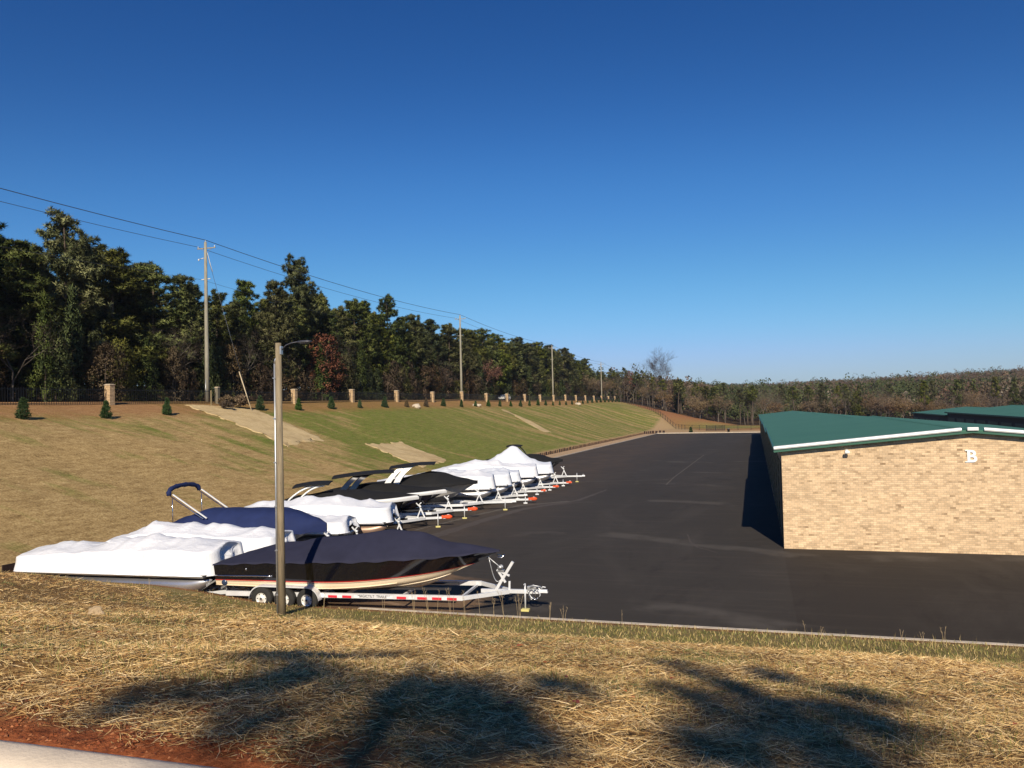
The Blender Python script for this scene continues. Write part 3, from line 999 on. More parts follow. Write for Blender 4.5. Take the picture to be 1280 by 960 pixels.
# ------------------------------------------------------------------ boats and trailers
def shell_mat(name, c, rough=.25, coat=.3, var=.04):
    return simple(name, c, rough, 0, var, 1.5, coat=coat)
GEL_BLACK = shell_mat('black_gelcoat', (.006, .006, .010), .12, .6)
GEL_CREAM = shell_mat('cream_gelcoat', (.84, .70, .50), .3, .3)
GEL_RED = shell_mat('red_stripe', (.42, .02, .02), .3, .3)
GEL_WHITE = shell_mat('white_gelcoat', (.80, .80, .78), .3, .3)
GEL_GREY = shell_mat('grey_gelcoat', (.42, .40, .37), .35, .3)
GEL_NAVY = shell_mat('navy_gelcoat', (.01, .012, .035), .15, .5)
def cloth(name, c, var=.15):
    M = NT(name)
    v = M.pos(obj=True)
    f = M.noise(1.6, 5, .6, v, .4)
    M.color(M.ramp(f, [(.3, tuple(q * (1 - var) for q in c)), (.7, tuple(q * (1 + var) for q in c))]))
    M.bump(M.math('ADD', M.noise(3.0, 4, .6, v, 1.2), M.math('MULTIPLY', M.noise(120, 2, .5, v), .1)), .22, .05)
    return M.set(.82, 0, .25)
NAVY = cloth('navy_canvas', (.022, .023, .045))
BLUE = cloth('blue_canvas', (.014, .024, .085))
BLACKC = cloth('black_canvas', (.012, .012, .013))
def wrap_mat(name, c):
    M = NT(name)
    v = M.pos(obj=True)
    f = M.noise(.9, 4, .6, v, .5)
    M.color(M.ramp(f, [(.3, tuple(q * .95 for q in c)), (.7, c)]))
    def ridge(sc, vec, d):
        a_ = M.math('ABSOLUTE', M.math('SUBTRACT', M.noise(sc, 3, .55, vec, d), .5))
        return M.math('POWER', M.math('SUBTRACT', 1.0, M.math('MULTIPLY', a_, 3.0), True), 2.0)
    hgt = M.math('ADD', ridge(1.3, M.pos((.8, 1, .5), obj=True), 1.2), M.math('MULTIPLY', ridge(4.0, M.pos((1, .6, .3), obj=True), .8), .45))
    M.bump(hgt, .22, .07)
    dirt = M.noise(2.2, 6, .75, M.pos((.5, .5, 1.6), obj=True), .5)
    M.color(M.mix(M.ramp(dirt, [(.55, 0.0), (.75, .30)]), M.ramp(f, [(.3, tuple(q * .95 for q in c)), (.7, c)]), tuple(q * .62 for q in c)))
    return M.set(.40, 0, .4)
WRAP = wrap_mat('white_shrink_film', (.78, .79, .82))
WRAP2 = wrap_mat('greyish_shrink_film', (.70, .73, .78))
ALU = simple('pontoon_aluminium', (.56, .56, .58), .34, .85, .1, 1.2, .1, bscale=2)
ALU_DARK = simple('brown_pontoon', (.26, .17, .12), .38, .4, .15, 1.2)
DARKGAP = simple('dark_deck_edge', (.03, .03, .035), .6, .2, .1, 3)
RUB = simple('tyre_rubber', (.022, .021, .019), .85, 0, .25, 6, .3, bscale=30)
RIMW = simple('white_rim', (.74, .73, .68), .4, .1, .05, 5)
ORANGE = simple('orange_cover', (.75, .085, .015), .6, 0, .1, 5)
REDTAPE = simple('red_reflector', (.62, .03, .05), .4, 0, .05, 5)
WHTAPE = simple('white_reflector', (.75, .76, .78), .35, 0, .05, 5)
YBLOCK = simple('yellow_block', (.62, .55, .20), .8, 0, .1, 5)
FRAMEG = simple('bright_galvanised_frame', (.74, .75, .76), .45, .25, .10, 3)
CHROME = simple('stainless', (.75, .75, .76), .15, 1.0, .03, 5)

def smooth_path(keys, t):
    """keys [(t,v)...] smooth interpolate"""
    for (a, va), (b, vb) in zip(keys[:-1], keys[1:]):
        if t <= b:
            u = (t - a) / (b - a)
            u = u * u * (3 - 2 * u) * .5 + u * .5
            return va + (vb - va) * u
    return keys[-1][1]

class Hull:
    def __init__(s, L, B, sheer, keel=.5, rake=.2, chine_rise=.55, flare=.12, full=.5, chz=.28, tum=0):
        s.L, s.B, s.sheer, s.keel, s.rake, s.cr, s.flare, s.full, s.chz = L, B, sheer, keel, rake * L, chine_rise, flare, full, chz
    def zs(s, t):
        return smooth_path(s.sheer, t)
    def bs(s, t):
        u = min(t / s.full, 1)
        b = (1 - (1 - u) ** 2.3)
        return s.B / 2 * b * (1 - .10 * max(0, (t - .65) / .35) ** 1.5)
    def bc(s, t):
        u = min(max(t - .05, 0) / (s.full + .05), 1)
        return s.B / 2 * .84 * (1 - (1 - u) ** 1.9) * (1 - .08 * max(0, (t - .65) / .35))
    def zk(s, t):
        u = 1 - min(t / .34, 1)
        return s.keel + (s.zs(0) - s.keel) * .45 * u ** 1.9
    def zc(s, t):
        u = 1 - min(t / .62, 1)
        return max(s.zk(t) + .02, s.keel + s.chz + s.cr * u ** 1.8)
    def P(s, t, u, side, off=0.0):
        """u 0 keel .. .45 chine .. 1 sheer"""
        bs_, bc_ = s.bs(t), s.bc(t)
        zs_, zk_, zc_ = s.zs(t), s.zk(t), s.zc(t)
        if u <= .45:
            q = u / .45
            y = bc_ * q
            z = zk_ + (zc_ - zk_) * q ** 1.15
        else:
            q = (u - .45) / .55
            fl = s.flare * (1 - min(t / .55, 1))
            y = bc_ + (bs_ - bc_) * (q ** (1 + 2 * fl * 4) * .75 + q * .25)
            z = zc_ + (zs_ - zc_) * q
        x = -t * s.L - s.rake * (1 - (z - zk_) / max(zs_ - zk_, .01)) ** 1.25 * (1 - t) ** 3.2
        return (x, side * (y + off), z)
    def strip(s, u0, u1, nu=6, nt=44, off=0.0, t0=0.0, t1=1.0):
        mb = MB()
        for side in (1, -1):
            G_ = []
            for i in range(nu + 1):
                u = u0 + (u1 - u0) * i / nu
                row = [s.P(t0 + (t1 - t0) * (k / nt) ** 1.25, u, side, off) for k in range(nt + 1)]
                G_.append(row if side == 1 else row[::-1])
            mb.grid(G_)
        return mb
    def transom(s):
        ring = [s.P(1, u / 12, 1) for u in range(13)]
        ring2 = [s.P(1, u / 12, -1) for u in range(12, 0, -1)]
        return MB().add(ring + ring2, [list(range(len(ring + ring2)))])
    def deck(s):
        return MB().grid([[s.P(k / 30, 1, 1) for k in range(31)], [s.P(k / 30, 1, -1) for k in range(31)]])
    def cover(s, ridge, drop=.10, p=1.45, out=.03, t1=1.0, seed=0.0, wr=.02, nt=60, nv=26):
        G_ = []
        for k in range(nt + 1):
            t = t1 * k / nt
            zs_, bs_ = s.zs(t), s.bs(t) + out
            h = smooth_path(ridge, t)
            row = []
            x0 = -t * s.L + (.05 * (1 - t) ** 8)
            for j in range(nv + 1):
                v = -1 + 2 * j / nv
                y = v * bs_
                z = zs_ + .015 + h * (1 - abs(v) ** p) + wr * noise.noise(Vector((x0 * 1.1 + seed, y * 1.3, seed))) * (1 - v * v) * 2
                z += .35 * wr * math.sin(t * 46 + abs(v) * 5 + seed) * (1 - abs(v)) * (h > .1)
                row.append((x0, y, z))
            e1, e2 = row[0], row[-1]
            dd = drop + .02 * math.sin(t * 70)
            row = [(e1[0], e1[1] * 1.0, e1[2] - dd)] + row + [(e2[0], e2[1], e2[2] - dd)]
            G_.append(row)
        # close the stern
        last = G_[-1]
        G_.append([(p_[0] - .03, p_[1] * .99, min(p_[2], s.zs(1) - drop)) for p_ in last])
        return MB().grid(G_)

def wheel(parent, x, y, r=.36, w_=.23, side=1, rim_mat=None):
    """side: -1 outer face towards -y"""
    root = MB().lathe([(r * .52, -w_ / 2), (r * .62, -w_ / 2 - .01), (r * .90, -w_ / 2), (r, -w_ * .36), (r, w_ * .36), (r * .90, w_ / 2), (r * .62, w_ / 2 + .01), (r * .52, w_ / 2)], 28, 'y').build('wheel', RUB, parent, (x, y, r))
    f = side * w_ / 2
    rm = MB().lathe([(r * .54, f * 1.02), (r * .50, f * .90), (r * .40, f * .62), (r * .34, f * .74), (r * .16, f * .80), (r * .15, f * 1.0), (.001, f * 1.02)], 24, 'y')
    rm.build('rim', rim_mat or RIMW, root)
    hm = MB()
    for k in range(6):
        a = k * math.pi / 3
        hm.lathe([(.001, f * .80), (r * .055, f * .80), (r * .05, f * .72)], 8, 'y', (r * .44 * math.cos(a) * .93, 0, r * .44 * math.sin(a) * .93))
    hm.lathe([(r * .10, f * 1.0), (r * .10, f * 1.15), (.001, f * 1.18)], 10, 'y')
    hm.build('hub', DARKGAP, root)
    return root

def trailer(label, loc, rz, L=7.0, W=2.3, axles=2, tongue=1.35, zf=.46, cap=None, group='boat trailers in the parking row', mat=None, wr=.33, rear=.0, post=True, block=False, lift=0.0, ax_pos=.72, detail=False):
    mat = mat or FRAMEG
    rt = thing('boat_trailer', label, 'boat trailer', loc, rz, group)
    hw = W / 2 - .18
    xr = -L * .98 + rear
    xv = -.9          # where rails bend into the tongue
    zl = lambda x: zf + lift * (x - xr) / (tongue - xr)
    for s_ in (-1, 1):
        MB().beam((xr, s_ * hw, zl(xr)), (xv, s_ * hw, zl(xv)), .09, .15).build('side_rail', mat, rt)
        MB().beam((xv, s_ * hw, zl(xv)), (.35, s_ * .08, zl(.35)), .07, .13).build('front_rail', mat, rt)
    MB().beam((-.6, 0, zl(-.6)), (tongue, 0, zl(tongue)), .10, .12).build('tongue', mat, rt)
    for k in range(5):
        x = xr + .15 + (xv - xr - .3) * k / 4
        MB().beam((x, -hw, zl(x) - .06), (x, hw, zl(x) - .06), .07, .07).build('cross_member', mat, rt)
    for s_ in (-1, 1):
        MB().beam((xr + .1, s_ * .42, zl(xr) + .10), (xv - .6, s_ * .42, zl(xv) + .12), .12, .06).build('bunk', DARKGAP, rt)
    # wheels, fenders
    xa = -L * ax_pos
    pitch = wr * 2 * 1.12
    xs = [xa + pitch * (k - (axles - 1) / 2) for k in range(axles)]
    for x in xs:
        for s_ in (-1, 1):
            wheel(rt, x, s_ * (W / 2 - .02), wr, .21, s_)
        MB().tube([(x, -W / 2 + .1, wr), (x, W / 2 - .1, wr)], .04, 6).build('axle', mat, rt)
    for s_ in (-1, 1):
        arc = []
        R_ = wr + .07
        for k in range(9):
            a = math.pi - (math.pi / 2) * k / 8
            arc.append((xs[0] + R_ * math.cos(a), wr + R_ * math.sin(a)))
        for k in range(9):
            a = math.pi / 2 - (math.pi / 2) * k / 8
            arc.append((xs[-1] + R_ * math.cos(a), wr + R_ * math.sin(a)))
        yo, yi = s_ * (W / 2 + .11), s_ * (W / 2 - .16)
        g = MB().grid([[(p, yo, q) for p, q in arc], [(p, yi, q) for p, q in arc]])
        g.grid([[(p, yo, q) for p, q in arc], [(p, yo, q - .045) for p, q in arc]])
        g.build('fender', mat, rt)
    # winch post
    if post:
        wp = MB()
        wp.beam((.35, 0, zl(.3)), (.02, 0, zl(0) + .78), .07, .07)
        wp.beam((-.1, 0, zl(0)), (.12, 0, zl(0) + .52), .06, .06)
        wp.build('winch_post', mat, rt)
        MB().lathe([(.001, -.07), (.055, -.07), (.055, .07), (.001, .07)], 12, 'y', (.10, 0, zl(0) + .66)).beam((.02, 0, zl(0) + .70), (-.12, 0, zl(0) + .86), .07, .05).beam((.04, 0, zl(0) + .76), (.16, 0, zl(0) + .88), .07, .05).build('winch', FRAMEG, rt)
    # jack
    xj = tongue - .45
    j = MB().tube([(xj, -.14, .06), (xj, -.14, zl(xj) + .28)], .028, 8)
    j.tube([(xj, -.14, zl(xj) + .26), (xj, -.30, zl(xj) + .28)], .014, 6)
    jo = j.build('jack', FRAMEG, rt)
    MB().box((xj, -.14, .035), (.26, .20, .07), bev=.008).build('foot', YBLOCK if block else FRAMEG, jo)
    cp = MB().box((tongue + .12, 0, zl(tongue) + .02), (.30, .13, .10), taper=.8, bev=.01)
    cp.tube([(tongue + .02, 0, zl(tongue) + .06), (tongue + .1, 0, zl(tongue) + .16), (tongue + .2, 0, zl(tongue) + .14)], .018, 6)
    cp.build('coupler', FRAMEG, rt)
    if cap:
        ks = cap if not isinstance(cap, bool) else .85
        cvm = MB().lathe([(.001, -.36 * ks), (.12 * ks, -.34 * ks), (.10 * ks, -.15 * ks), (.15 * ks, .05 * ks), (.14 * ks, .22 * ks), (.06 * ks, .34 * ks), (.001, .36 * ks)], 9, 'x', (tongue + .05, 0, zl(tongue) + .03), smooth=False)
        cvm.build('coupler_cover', ORANGE, rt)
    return rt, zl, hw, xs, xr, xv

def pontoon_boat(label, loc, rz, L=7.6, W=2.5, tube=None, film=None, seed=1.0, hump=(), z0=.30, top=1.86, deckgap=True, peak=0.0, detail=1, bowcut=.14, stl=.16):
    rt = thing('pontoon_boat', label, 'pontoon boat', loc, rz, 'shrink wrapped boats in the parking row')
    film = film or WRAP
    tube = tube or ALU
    rr = .30
    zc_ = z0 + rr
    for s_ in (-1, 1):
        t = MB()
        pr = [(.001, -.25)]
        n_ = 9
        for k in range(n_):
            a = k / (n_ - 1)
            pr.append((rr * (1 - (1 - a) ** 1.9) ** .5 if a > 0 else .02, -.27 - 1.05 * a))
        pts = [(x, s_ * (W / 2 - .36), zc_ + .24 * max(0, 1 - (-x - .27) / 1.0) ** 1.6 if x > -1.27 else zc_) for r_, x in pr] + [(-L + .25, s_ * (W / 2 - .36), zc_)]
        rads = [r_ for r_, x in pr] + [rr]
        t.tube(pts, rads, 20)
        po = t.build('pontoon_tube', tube, rt)
        k_ = MB()
        kp = [(p[0], p[1] - s_ * 0 , p[2] - rd - .005) for p, rd in zip(pts, rads)]
        k_.tube(kp[1:], .018, 5, True)
        k_.build('keel_strip', ALU if tube is ALU else GEL_CREAM, po)
        MB().beam((-1.5, s_ * (W / 2 - .36), zc_ + rr + .02), (-L + .3, s_ * (W / 2 - .36), zc_ + rr + .02), .12, .06).build('tube_bracket', ALU, po)
    zd = zc_ + rr + .09
    MB().box((-L / 2 - .12, 0, zd), (L - .35, W - .04, .09)).build('deck', DARKGAP, rt)
    MB().box((-L / 2 - .12, -W / 2 + .01, zd - .03), (L - .5, .03, .05)).box((-L / 2 - .12, W / 2 - .01, zd - .03), (L - .5, .03, .05)).build('deck_trim', ALU, rt)
    # shrink wrap
    nt_, nv = 80, 36
    G_ = []
    random.seed(int(seed * 100))
    lumps = [(random.uniform(.12, .9), random.uniform(-.5, .5), random.uniform(.04, .11), random.uniform(.04, .11)) for _ in range(16)]
    for k in range(nt_ + 1):
        t = k / nt_
        x = -t * L
        row = []
        # plan shape: rounded bow corners
        ub = min(t / .10, 1)
        hb = (W / 2 + .05) * (.58 + .42 * math.sqrt(max(0, 1 - (1 - ub) ** 2)))
        us = min((1 - t) / .06, 1)
        hb *= .90 + .10 * math.sqrt(max(0, 1 - (1 - us) ** 2))
        zb = zd + .02
        bowh = min(1, (t / .05)) ** .5
        sth = min(1, (1 - t) / stl)
        htop = (top - zb) * (.90 + .10 * math.sin(math.pi * min(1, t * 1.1))) * (.93 + .07 * math.sin(7 * t + seed))
        hs_ = htop * (1 - .42 * (1 - sth) ** 1.3)
        for pos, wd, hh in hump:
            hs_ += hh * math.exp(-((t - pos) / wd) ** 2)
        for j in range(nv + 1):
            a = j / nv
            # profile: left side up, over the top, right side down
            v = -1 + 2 * a
            av = abs(v)
            if av > .62:          # side wall
                q = (1 - av) / .38
                y = hb - .13 * q ** 1.2 - .05 * math.sin(math.pi * q) * math.sin(9 * t + seed) ** 2
                z = zb + hs_ * (q ** .95)
                cr_ = .0
            else:
                q = av / .62
                y = (hb - .13) * (q ** .92)
                crown = .16 + .06 * math.sin(13 * t + seed * 2)
                z = zb + hs_ + (crown + sum(hh * math.exp(-((t - pos) / wd) ** 2) for pos, wd, hh in hump) * .9 + peak * math.exp(-(abs(t - .42) / .17) ** 1.4)) * (1 - q ** 1.3)
                for pk in (.17, .36, .57, .76):
                    z += .10 * math.exp(-abs((t - pk - .02 * math.sin(seed * 7 + pk * 30)) / .030) - (v / .30) ** 2)
                for lt, lv, lw, lh in lumps:
                    z += lh * math.exp(-abs((t - lt) / (lw * .5)) ** 1.15 - ((v - lv) / .35) ** 2) * (1 - q)
            sx = x
            if t < .02:
                pass
            # front face slants backwards towards the top
            sx -= bowcut * ((z - zb) / (htop + .01)) ** 1.2 * max(0, 1 - t / .2) ** 1.5
            # pull film tight: folds on the front
            y_ = (1 if v > 0 else -1) * y
            wig = .03 * noise.noise(Vector((sx * 2.2 + seed * 9, y_ * 2.2, z * 1.2)))
            z += .05 * (1 - 2 * abs(noise.noise(Vector((sx * 1.3 + seed * 5, y_ * 1.0, seed))))) * (av < .7)
            row.append((sx, y_ + wig * (1 if av > .62 else 0), z))
        G_.append(row)
    # front face closed in rings, concave
    first = G_[0]
    zb = zd + .02
    front = []
    ztop_ = max(p[2] for p in first); xm_ = (first[0][0] + min(p[0] for p in first)) / 2
    for q in (.04, .12, .25, .4, .55, .7, .85, 1.0):
        rowq = []
        for jj, (x, y, z) in enumerate(first):
            fold = .035 * math.sin(jj * 1.9 + seed) * math.sin(math.pi * q)
            zt_ = zb + (ztop_ - zb) * .45
            rowq.append((x + (xm_ - x) * q - .13 * math.sin(math.pi * min(1, q * 1.2)) ** .8 + fold * .5, y * (1 - q), z + (zt_ - z) * q + fold * .3))
        front.append(rowq)
    mb = MB()
    mb.grid(front[::-1] + G_)
    last = G_[-1]
    mb.grid([last, [(x - .05, y * .6, zb + (z - zb) * .55) for x, y, z in last], [(x - .05, y * .05, zb + .4) for x, y, z in last]])
    mb.build('shrink_wrap', film, rt)
    hem = MB().tube([(p[0], p[1] * 1.002, p[2] - .01) for p in [r_[0] for r_ in G_]], .02, 6, False).tube([(p[0], p[1] * 1.002, p[2] - .01) for p in [r_[-1] for r_ in G_]], .02, 6, False)
    hem.build('hem_band', film, rt)
    # outboard under film
    MB().box((-L - .12, 0, zd - .1), (.3, .35, .7), taper=.8, bev=.05).box((-L - .16, 0, zd - .62), (.18, .10, .5)).build('outboard_motor', DARKGAP, rt)
    return rt

def tower(parent, xf, zb, zt, W, mat, canopy=True, cm=None, raked=.9, canopy_len=1.5, plate=False, cz=0.0, fwd=.45):
    for s_ in (-1, 1):
        for q, off in enumerate((0, -.55)):
            pts = []
            for k in range(9):
                t = k / 8
                pts.append((xf + off * (1 - .35 * t) - raked * t ** 1.2, s_ * (W / 2 - .10 - .28 * t ** 1.5), zb + (zt - zb) * math.sin(t * math.pi / 2)))
            if plate:
                G1 = [[(p[0] - .19, p[1], p[2]) for p in pts], [(p[0] + .19, p[1], p[2]) for p in pts]]
                G2 = [[(p[0], p[1] + .05, p[2]) for p in g] for g in G1]
                MB().grid(G1).grid(G2[::-1]).grid([G1[0], G2[0]]).grid([G1[1], G2[1]][::-1]).build('tower_leg', mat, parent)
            else:
                MB().tube(pts, .045, 8).build('tower_leg', mat, parent)
    xt = xf - raked
    yw = W / 2 - .38
    MB().tube([(xt, -yw, zt), (xt, yw, zt)], .04, 8).tube([(xt - .36, -yw, zt), (xt - .36, yw, zt)], .04, 8).build('tower_bar', mat, parent)
    if canopy:
        G_ = []
        for i in range(9):
            t = i / 8
            G_.append([(xt + fwd - canopy_len * t, y_, zt + .10 + cz * t + .07 * math.sin(math.pi * t) + .05 * (1 - (y_ / (yw + .25)) ** 2)) for y_ in np.linspace(-(yw + .25), yw + .25, 9)])
        G2 = [[(p[0], p[1], p[2] - .07) for p in r_] for r_ in G_]
        mb = MB().grid(G_).grid(G2[::-1]).grid([G_[0], G2[0]]).grid([G2[-1], G_[-1]]).grid([[r_[0] for r_ in G_], [r_[0] for r_ in G2]]).grid([[r_[-1] for r_ in G2], [r_[-1] for r_ in G_]])
        mb.build('canopy', cm or BLACKC, parent)

# ---- boat 1: long dark runabout on its galvanised trailer, closest to the camera
B1X, B1Y, B1R = -8.15, 25.05, R(3)
b1 = thing('covered_runabout', 'long black and cream runabout under a dark navy cover, nearest the camera', 'boat', (B1X, B1Y, 0), B1R)
H1 = Hull(9.75, 2.55, [(0, 1.88), (.25, 1.74), (.5, 1.63), (.8, 1.53), (1, 1.42)], keel=.50, rake=.17, chine_rise=.60, full=.52, chz=.20, flare=.10)
H1.strip(.60, 1.0, 10).build('topsides', GEL_BLACK, b1)
H1.transom().build('transom', GEL_BLACK, b1)
H1.strip(.0, .575, 12).build('hull_bottom', GEL_CREAM, b1)
H1.strip(.575, .60, 2, off=.004).build('red_stripe', GEL_RED, b1)
H1.strip(.553, .561, 1, off=.006).build('pinstripe', GEL_BLACK, b1)
for u in (.18, .31):
    mb = MB()
    for side in (1, -1):
        mb.tube([Vector(H1.P(.06 + .75 * k / 24, u + .02 * k / 24, side)) for k in range(25)], .022, 6)
    mb.build('spray_strake', GEL_CREAM, b1)
MB().tube([H1.P(.30 + .70 * k / 20, .455, -1) for k in range(21)], .02, 6).tube([H1.P(.30 + .70 * k / 20, .455, 1) for k in range(21)], .02, 6).build('chine_rail', GEL_CREAM, b1)
H1.deck().build('deck', GEL_BLACK, b1)
H1.cover([(0, .02), (.12, .26), (.30, .72), (.38, .80), (.60, .62), (.80, .45), (.93, .22), (1, .02)], drop=.035, p=1.30, seed=2.2, wr=.035, nt=110, nv=34).build('boat_cover', NAVY, b1)
MB().tube([H1.P(1 - .23 * k / 10, .70, -1, .02) for k in range(11)], .022, 6).tube([H1.P(1 - .23 * k / 10, .70, 1, .02) for k in range(11)], .022, 6).build('rub_rail', CHROME, b1)
for t in (.74, .87):
    p = H1.P(t, .86, -1, .015)
    MB().lathe([(.001, -.03), (.035, -.02), (.035, .01)], 10, 'y', p).build('thru_hull_fitting', CHROME, b1)
for t in (.965,):
    p = H1.P(t, .52, -1, .01)
    MB().lathe([(.001, -.025), (.10, -.02), (.11, .01)], 16, 'y', p).build('round_port', simple('blue_port', (.03, .05, .10), .2), b1)
# bow eye, winch strap loop and anchor light
p = H1.P(0, .78, 1)
MB().tube([(p[0] + .0, 0, p[2] + .12), (p[0] + .05, 0, p[2]), (p[0] + .0, 0, p[2] - .08)], .018, 6).build('bow_eye', CHROME, b1)
MB().tube([(-.05, .05, 1.74), (.12, .03, 1.70), (.20, 0, 1.76), (.12, -.03, 1.66), (-.02, -.05, 1.70)], .022, 6).build('bow_chock', CHROME, b1)
# outdrive
MB().box((-9.95, 0, .78), (.36, .42, .5), bev=.05).box((-10.08, 0, .42), (.24, .14, .6), taper=1.2, bev=.03).build('stern_drive', GALV, b1)
MB().beam((-9.78, -.75, .88), (-10.25, -.80, .60), .10, .05).beam((-9.78, .75, .88), (-10.25, .80, .60), .10, .05).build('trim_tab', GALV, b1)

t1, zl1, hw1, xs1, xr1, xv1 = trailer('long triple axle galvanised trailer with red reflector strips under the nearest dark boat', (B1X, B1Y, 0), B1R, L=9.5, W=2.5, axles=3, tongue=1.35, zf=.45, wr=.37, lift=.15, group=None, post=False, block=True, ax_pos=.738, detail=True)
# cover side rails with tape: red and white strips on the near rail
def on_rail(x, z=0):
    return (x, -hw1 - .052, zl1(x) + z)
for x in [-1.25, -1.75, -2.25, -2.95, -4.85, -5.35, -5.95, -6.35]:
    MB().box(on_rail(x, -.025), (.32, .012, .075)).build('red_reflector', REDTAPE, t1)
for x in [-1.5, -2.6, -3.35, -4.5, -5.1, -5.65]:
    MB().box(on_rail(x, -.025), (.20, .010, .075)).build('white_reflector', WHTAPE, t1)
cu = bpy.data.curves.new('txt', 'FONT'); cu.body = 'MAGICTILT  TRAILERS'; cu.size = .115; cu.extrude = .002; cu.align_x = 'CENTER'
o = bpy.data.objects.new('tmp', cu); COL.objects.link(o)
me = bpy.data.meshes.new_from_object(o.evaluated_get(bpy.context.evaluated_depsgraph_get())); bpy.data.objects.remove(o)
for v in me.vertices:
    v.co = Vector((v.co.x, 0, v.co.y))
tx = link('rail_lettering', me, simple('grey_lettering', (.10, .10, .11), .6), t1, on_rail(-3.9, -.035))
tx.location[1] -= .004
# winch stand, guide post, chain, winch strap
ws = MB()
ws.beam((-.12, 0, zl1(0)), (.48, 0, zl1(0) + .95), .09, .09)
ws.beam((.35, 0, zl1(.3)), (.36, 0, zl1(.3) + .32), .06, .06)
ws.beam((.22, 0, zl1(0) + .28), (-.02, 0, zl1(0) + .66), .05, .07)
ws.beam((.36, 0, zl1(0) + .50), (-.06, 0, zl1(0) + .68), .05, .06)
ws.build('winch_stand', FRAMEG, t1)
MB().lathe([(.001, -.09), (.08, -.09), (.08, -.07), (.045, -.07), (.045, .07), (.08, .07), (.08, .09), (.001, .09)], 14, 'y', (.06, 0, zl1(0) + .76)).box((.08, 0, zl1(0) + .66), (.22, .14, .05)).tube([(.06, -.09, zl1(0) + .76), (.08, -.18, zl1(0) + .76), (.20, -.19, zl1(0) + .84)], .014, 6).build('winch', GALV, t1)
zb_ = H1.P(0, .78, 1)
MB().tube([(zb_[0] + .06, 0, zb_[2]), (.04, 0, zl1(0) + .78)], .014, 5).build('winch_strap', FRAMEG, t1)
MB().tube([(zb_[0] + .06 + (.05 - zb_[0] - .06) * k / 10, -.02, zb_[2] + (zl1(0) + .35 - zb_[2]) * k / 10 - .32 * math.sin(math.pi * k / 10) ** 1.0) for k in range(11)], .016, 6).build('safety_chain', GALV, t1)
ch = MB()
ch.tube([(.95, -.04, zl1(1) + .02), (1.10, -.10, zl1(1) - .18), (1.25, -.08, zl1(1) - .24), (1.38, -.06, zl1(1) - .10), (1.34, 0, zl1(1) + .10), (1.15, .04, zl1(1) + .2), (1.0, 0, zl1(1) + .16)], .022, 6)
ch.tube([(1.05, -.10, zl1(1) + .14), (1.2, -.12, zl1(1) + .22), (1.38, -.06, zl1(1) + .18), (1.46, 0, zl1(1) + .05)], .02, 6)
ch.box((1.1, 0, zl1(1) + .11), (.30, .16, .12), bev=.01)
ch.build('tongue_chain', GALV, t1)
rg = MB()
for k in range(2):
    cx_ = 1.12 + .12 * k
    rg.tube([(cx_ + .11 * math.cos(a), -.11, zl1(1) - .07 + .15 * math.sin(a)) for a in np.linspace(0, 2 * math.pi, 15)], .012, 5, False)
rg.build('brake_hose', CHROME, t1)

# ---- boat 2, 3: wrapped pontoons
def bowpos(x, y):
    return (x, y, float(lot_z(y)))
TR = 'boat trailers in the parking row'
def add_pontoon(label, x, y, phi, tl=None, cap=None, L=7.6, trailer_on=True, tongue=1.3, **kw):
    b_ = pontoon_boat(label, bowpos(x, y), R(phi), L=L, **kw)
    if trailer_on:
        trailer(tl or 'galvanised trailer carrying the ' + label.split(',')[0], bowpos(x, y), R(phi), L=L - .5, W=2.2, tongue=tongue, zf=.26, wr=.27, cap=cap, block=False, ax_pos=.62)
    return b_
add_pontoon('largest white wrapped pontoon at the far left, its silver tube low over the grass', -18.0, 24.75, 3.5, 'trailer hidden under the nearest white wrapped pontoon at the far left', L=8.3, W=2.55, seed=1.3, z0=.27, top=1.80, hump=((.35, .30, .05),), stl=.55, tongue=.3)
add_pontoon('second white wrapped pontoon, wedged between the nearest one and the blue covered boat', -17.9, 28.1, 5, 'trailer hidden under the second white wrapped pontoon', L=7.6, W=2.4, seed=2.7, z0=.32, top=1.78, hump=((.5, .15, .06),), tongue=.5)

# ---- boat 4: navy blue canvas with bimini boot
b4 = thing('blue_covered_boat', 'bright blue canvas covered boat with folded bimini frame, behind the wrapped pontoons', 'boat', bowpos(-18.0, 31.2), R(6))
H4 = Hull(7.6, 2.5, [(0, 1.62), (.3, 1.55), (.7, 1.50), (1, 1.42)], keel=.45, full=.42)
H4.strip(.45, 1.0, 8).build('topsides', GEL_WHITE, b4)
H4.strip(0, .45, 6).build('hull_bottom', GEL_WHITE, b4)
H4.transom().build('transom', GEL_WHITE, b4)
H4.cover([(0, .06), (.06, .28), (.20, .66), (.26, .76), (.55, .80), (.72, .80), (.86, .50), (1, .06)], drop=.30, p=3.2, seed=5.1, wr=.02).build('boat_cover', BLUE, b4)
for s_ in (-1, 1):
    MB().beam((-5.0, s_ * 1.08, 2.02), (-6.6, s_ * 1.10, 3.05), .07, .035).build('bimini_strut', GEL_WHITE, b4)
    MB().beam((-5.15, s_ * 1.10, 2.0), (-6.72, s_ * 1.12, 2.98), .05, .03).build('bimini_strut', CHROME, b4)
    MB().tube([(-6.6, s_ * 1.12, 1.6), (-6.62, s_ * 1.12, 2.9)], .02, 6).build('bimini_support', CHROME, b4)
arch = []
for k in range(17):
    a = math.pi * k / 16
    arch.append((-6.75 - .10 * math.sin(a), -1.16 * math.cos(a) if abs(math.cos(a)) < .999 else -1.16 * math.cos(a), 3.0 + .36 * math.sin(a) ** .6))
MB().tube(arch, [.10 + .015 * math.sin(k * 2.3) for k in range(17)], 10).build('bimini_boot', BLUE, b4)
trailer('trailer under the bright blue canvas covered boat', bowpos(-18.0, 31.2), R(6), L=7, W=2.3)

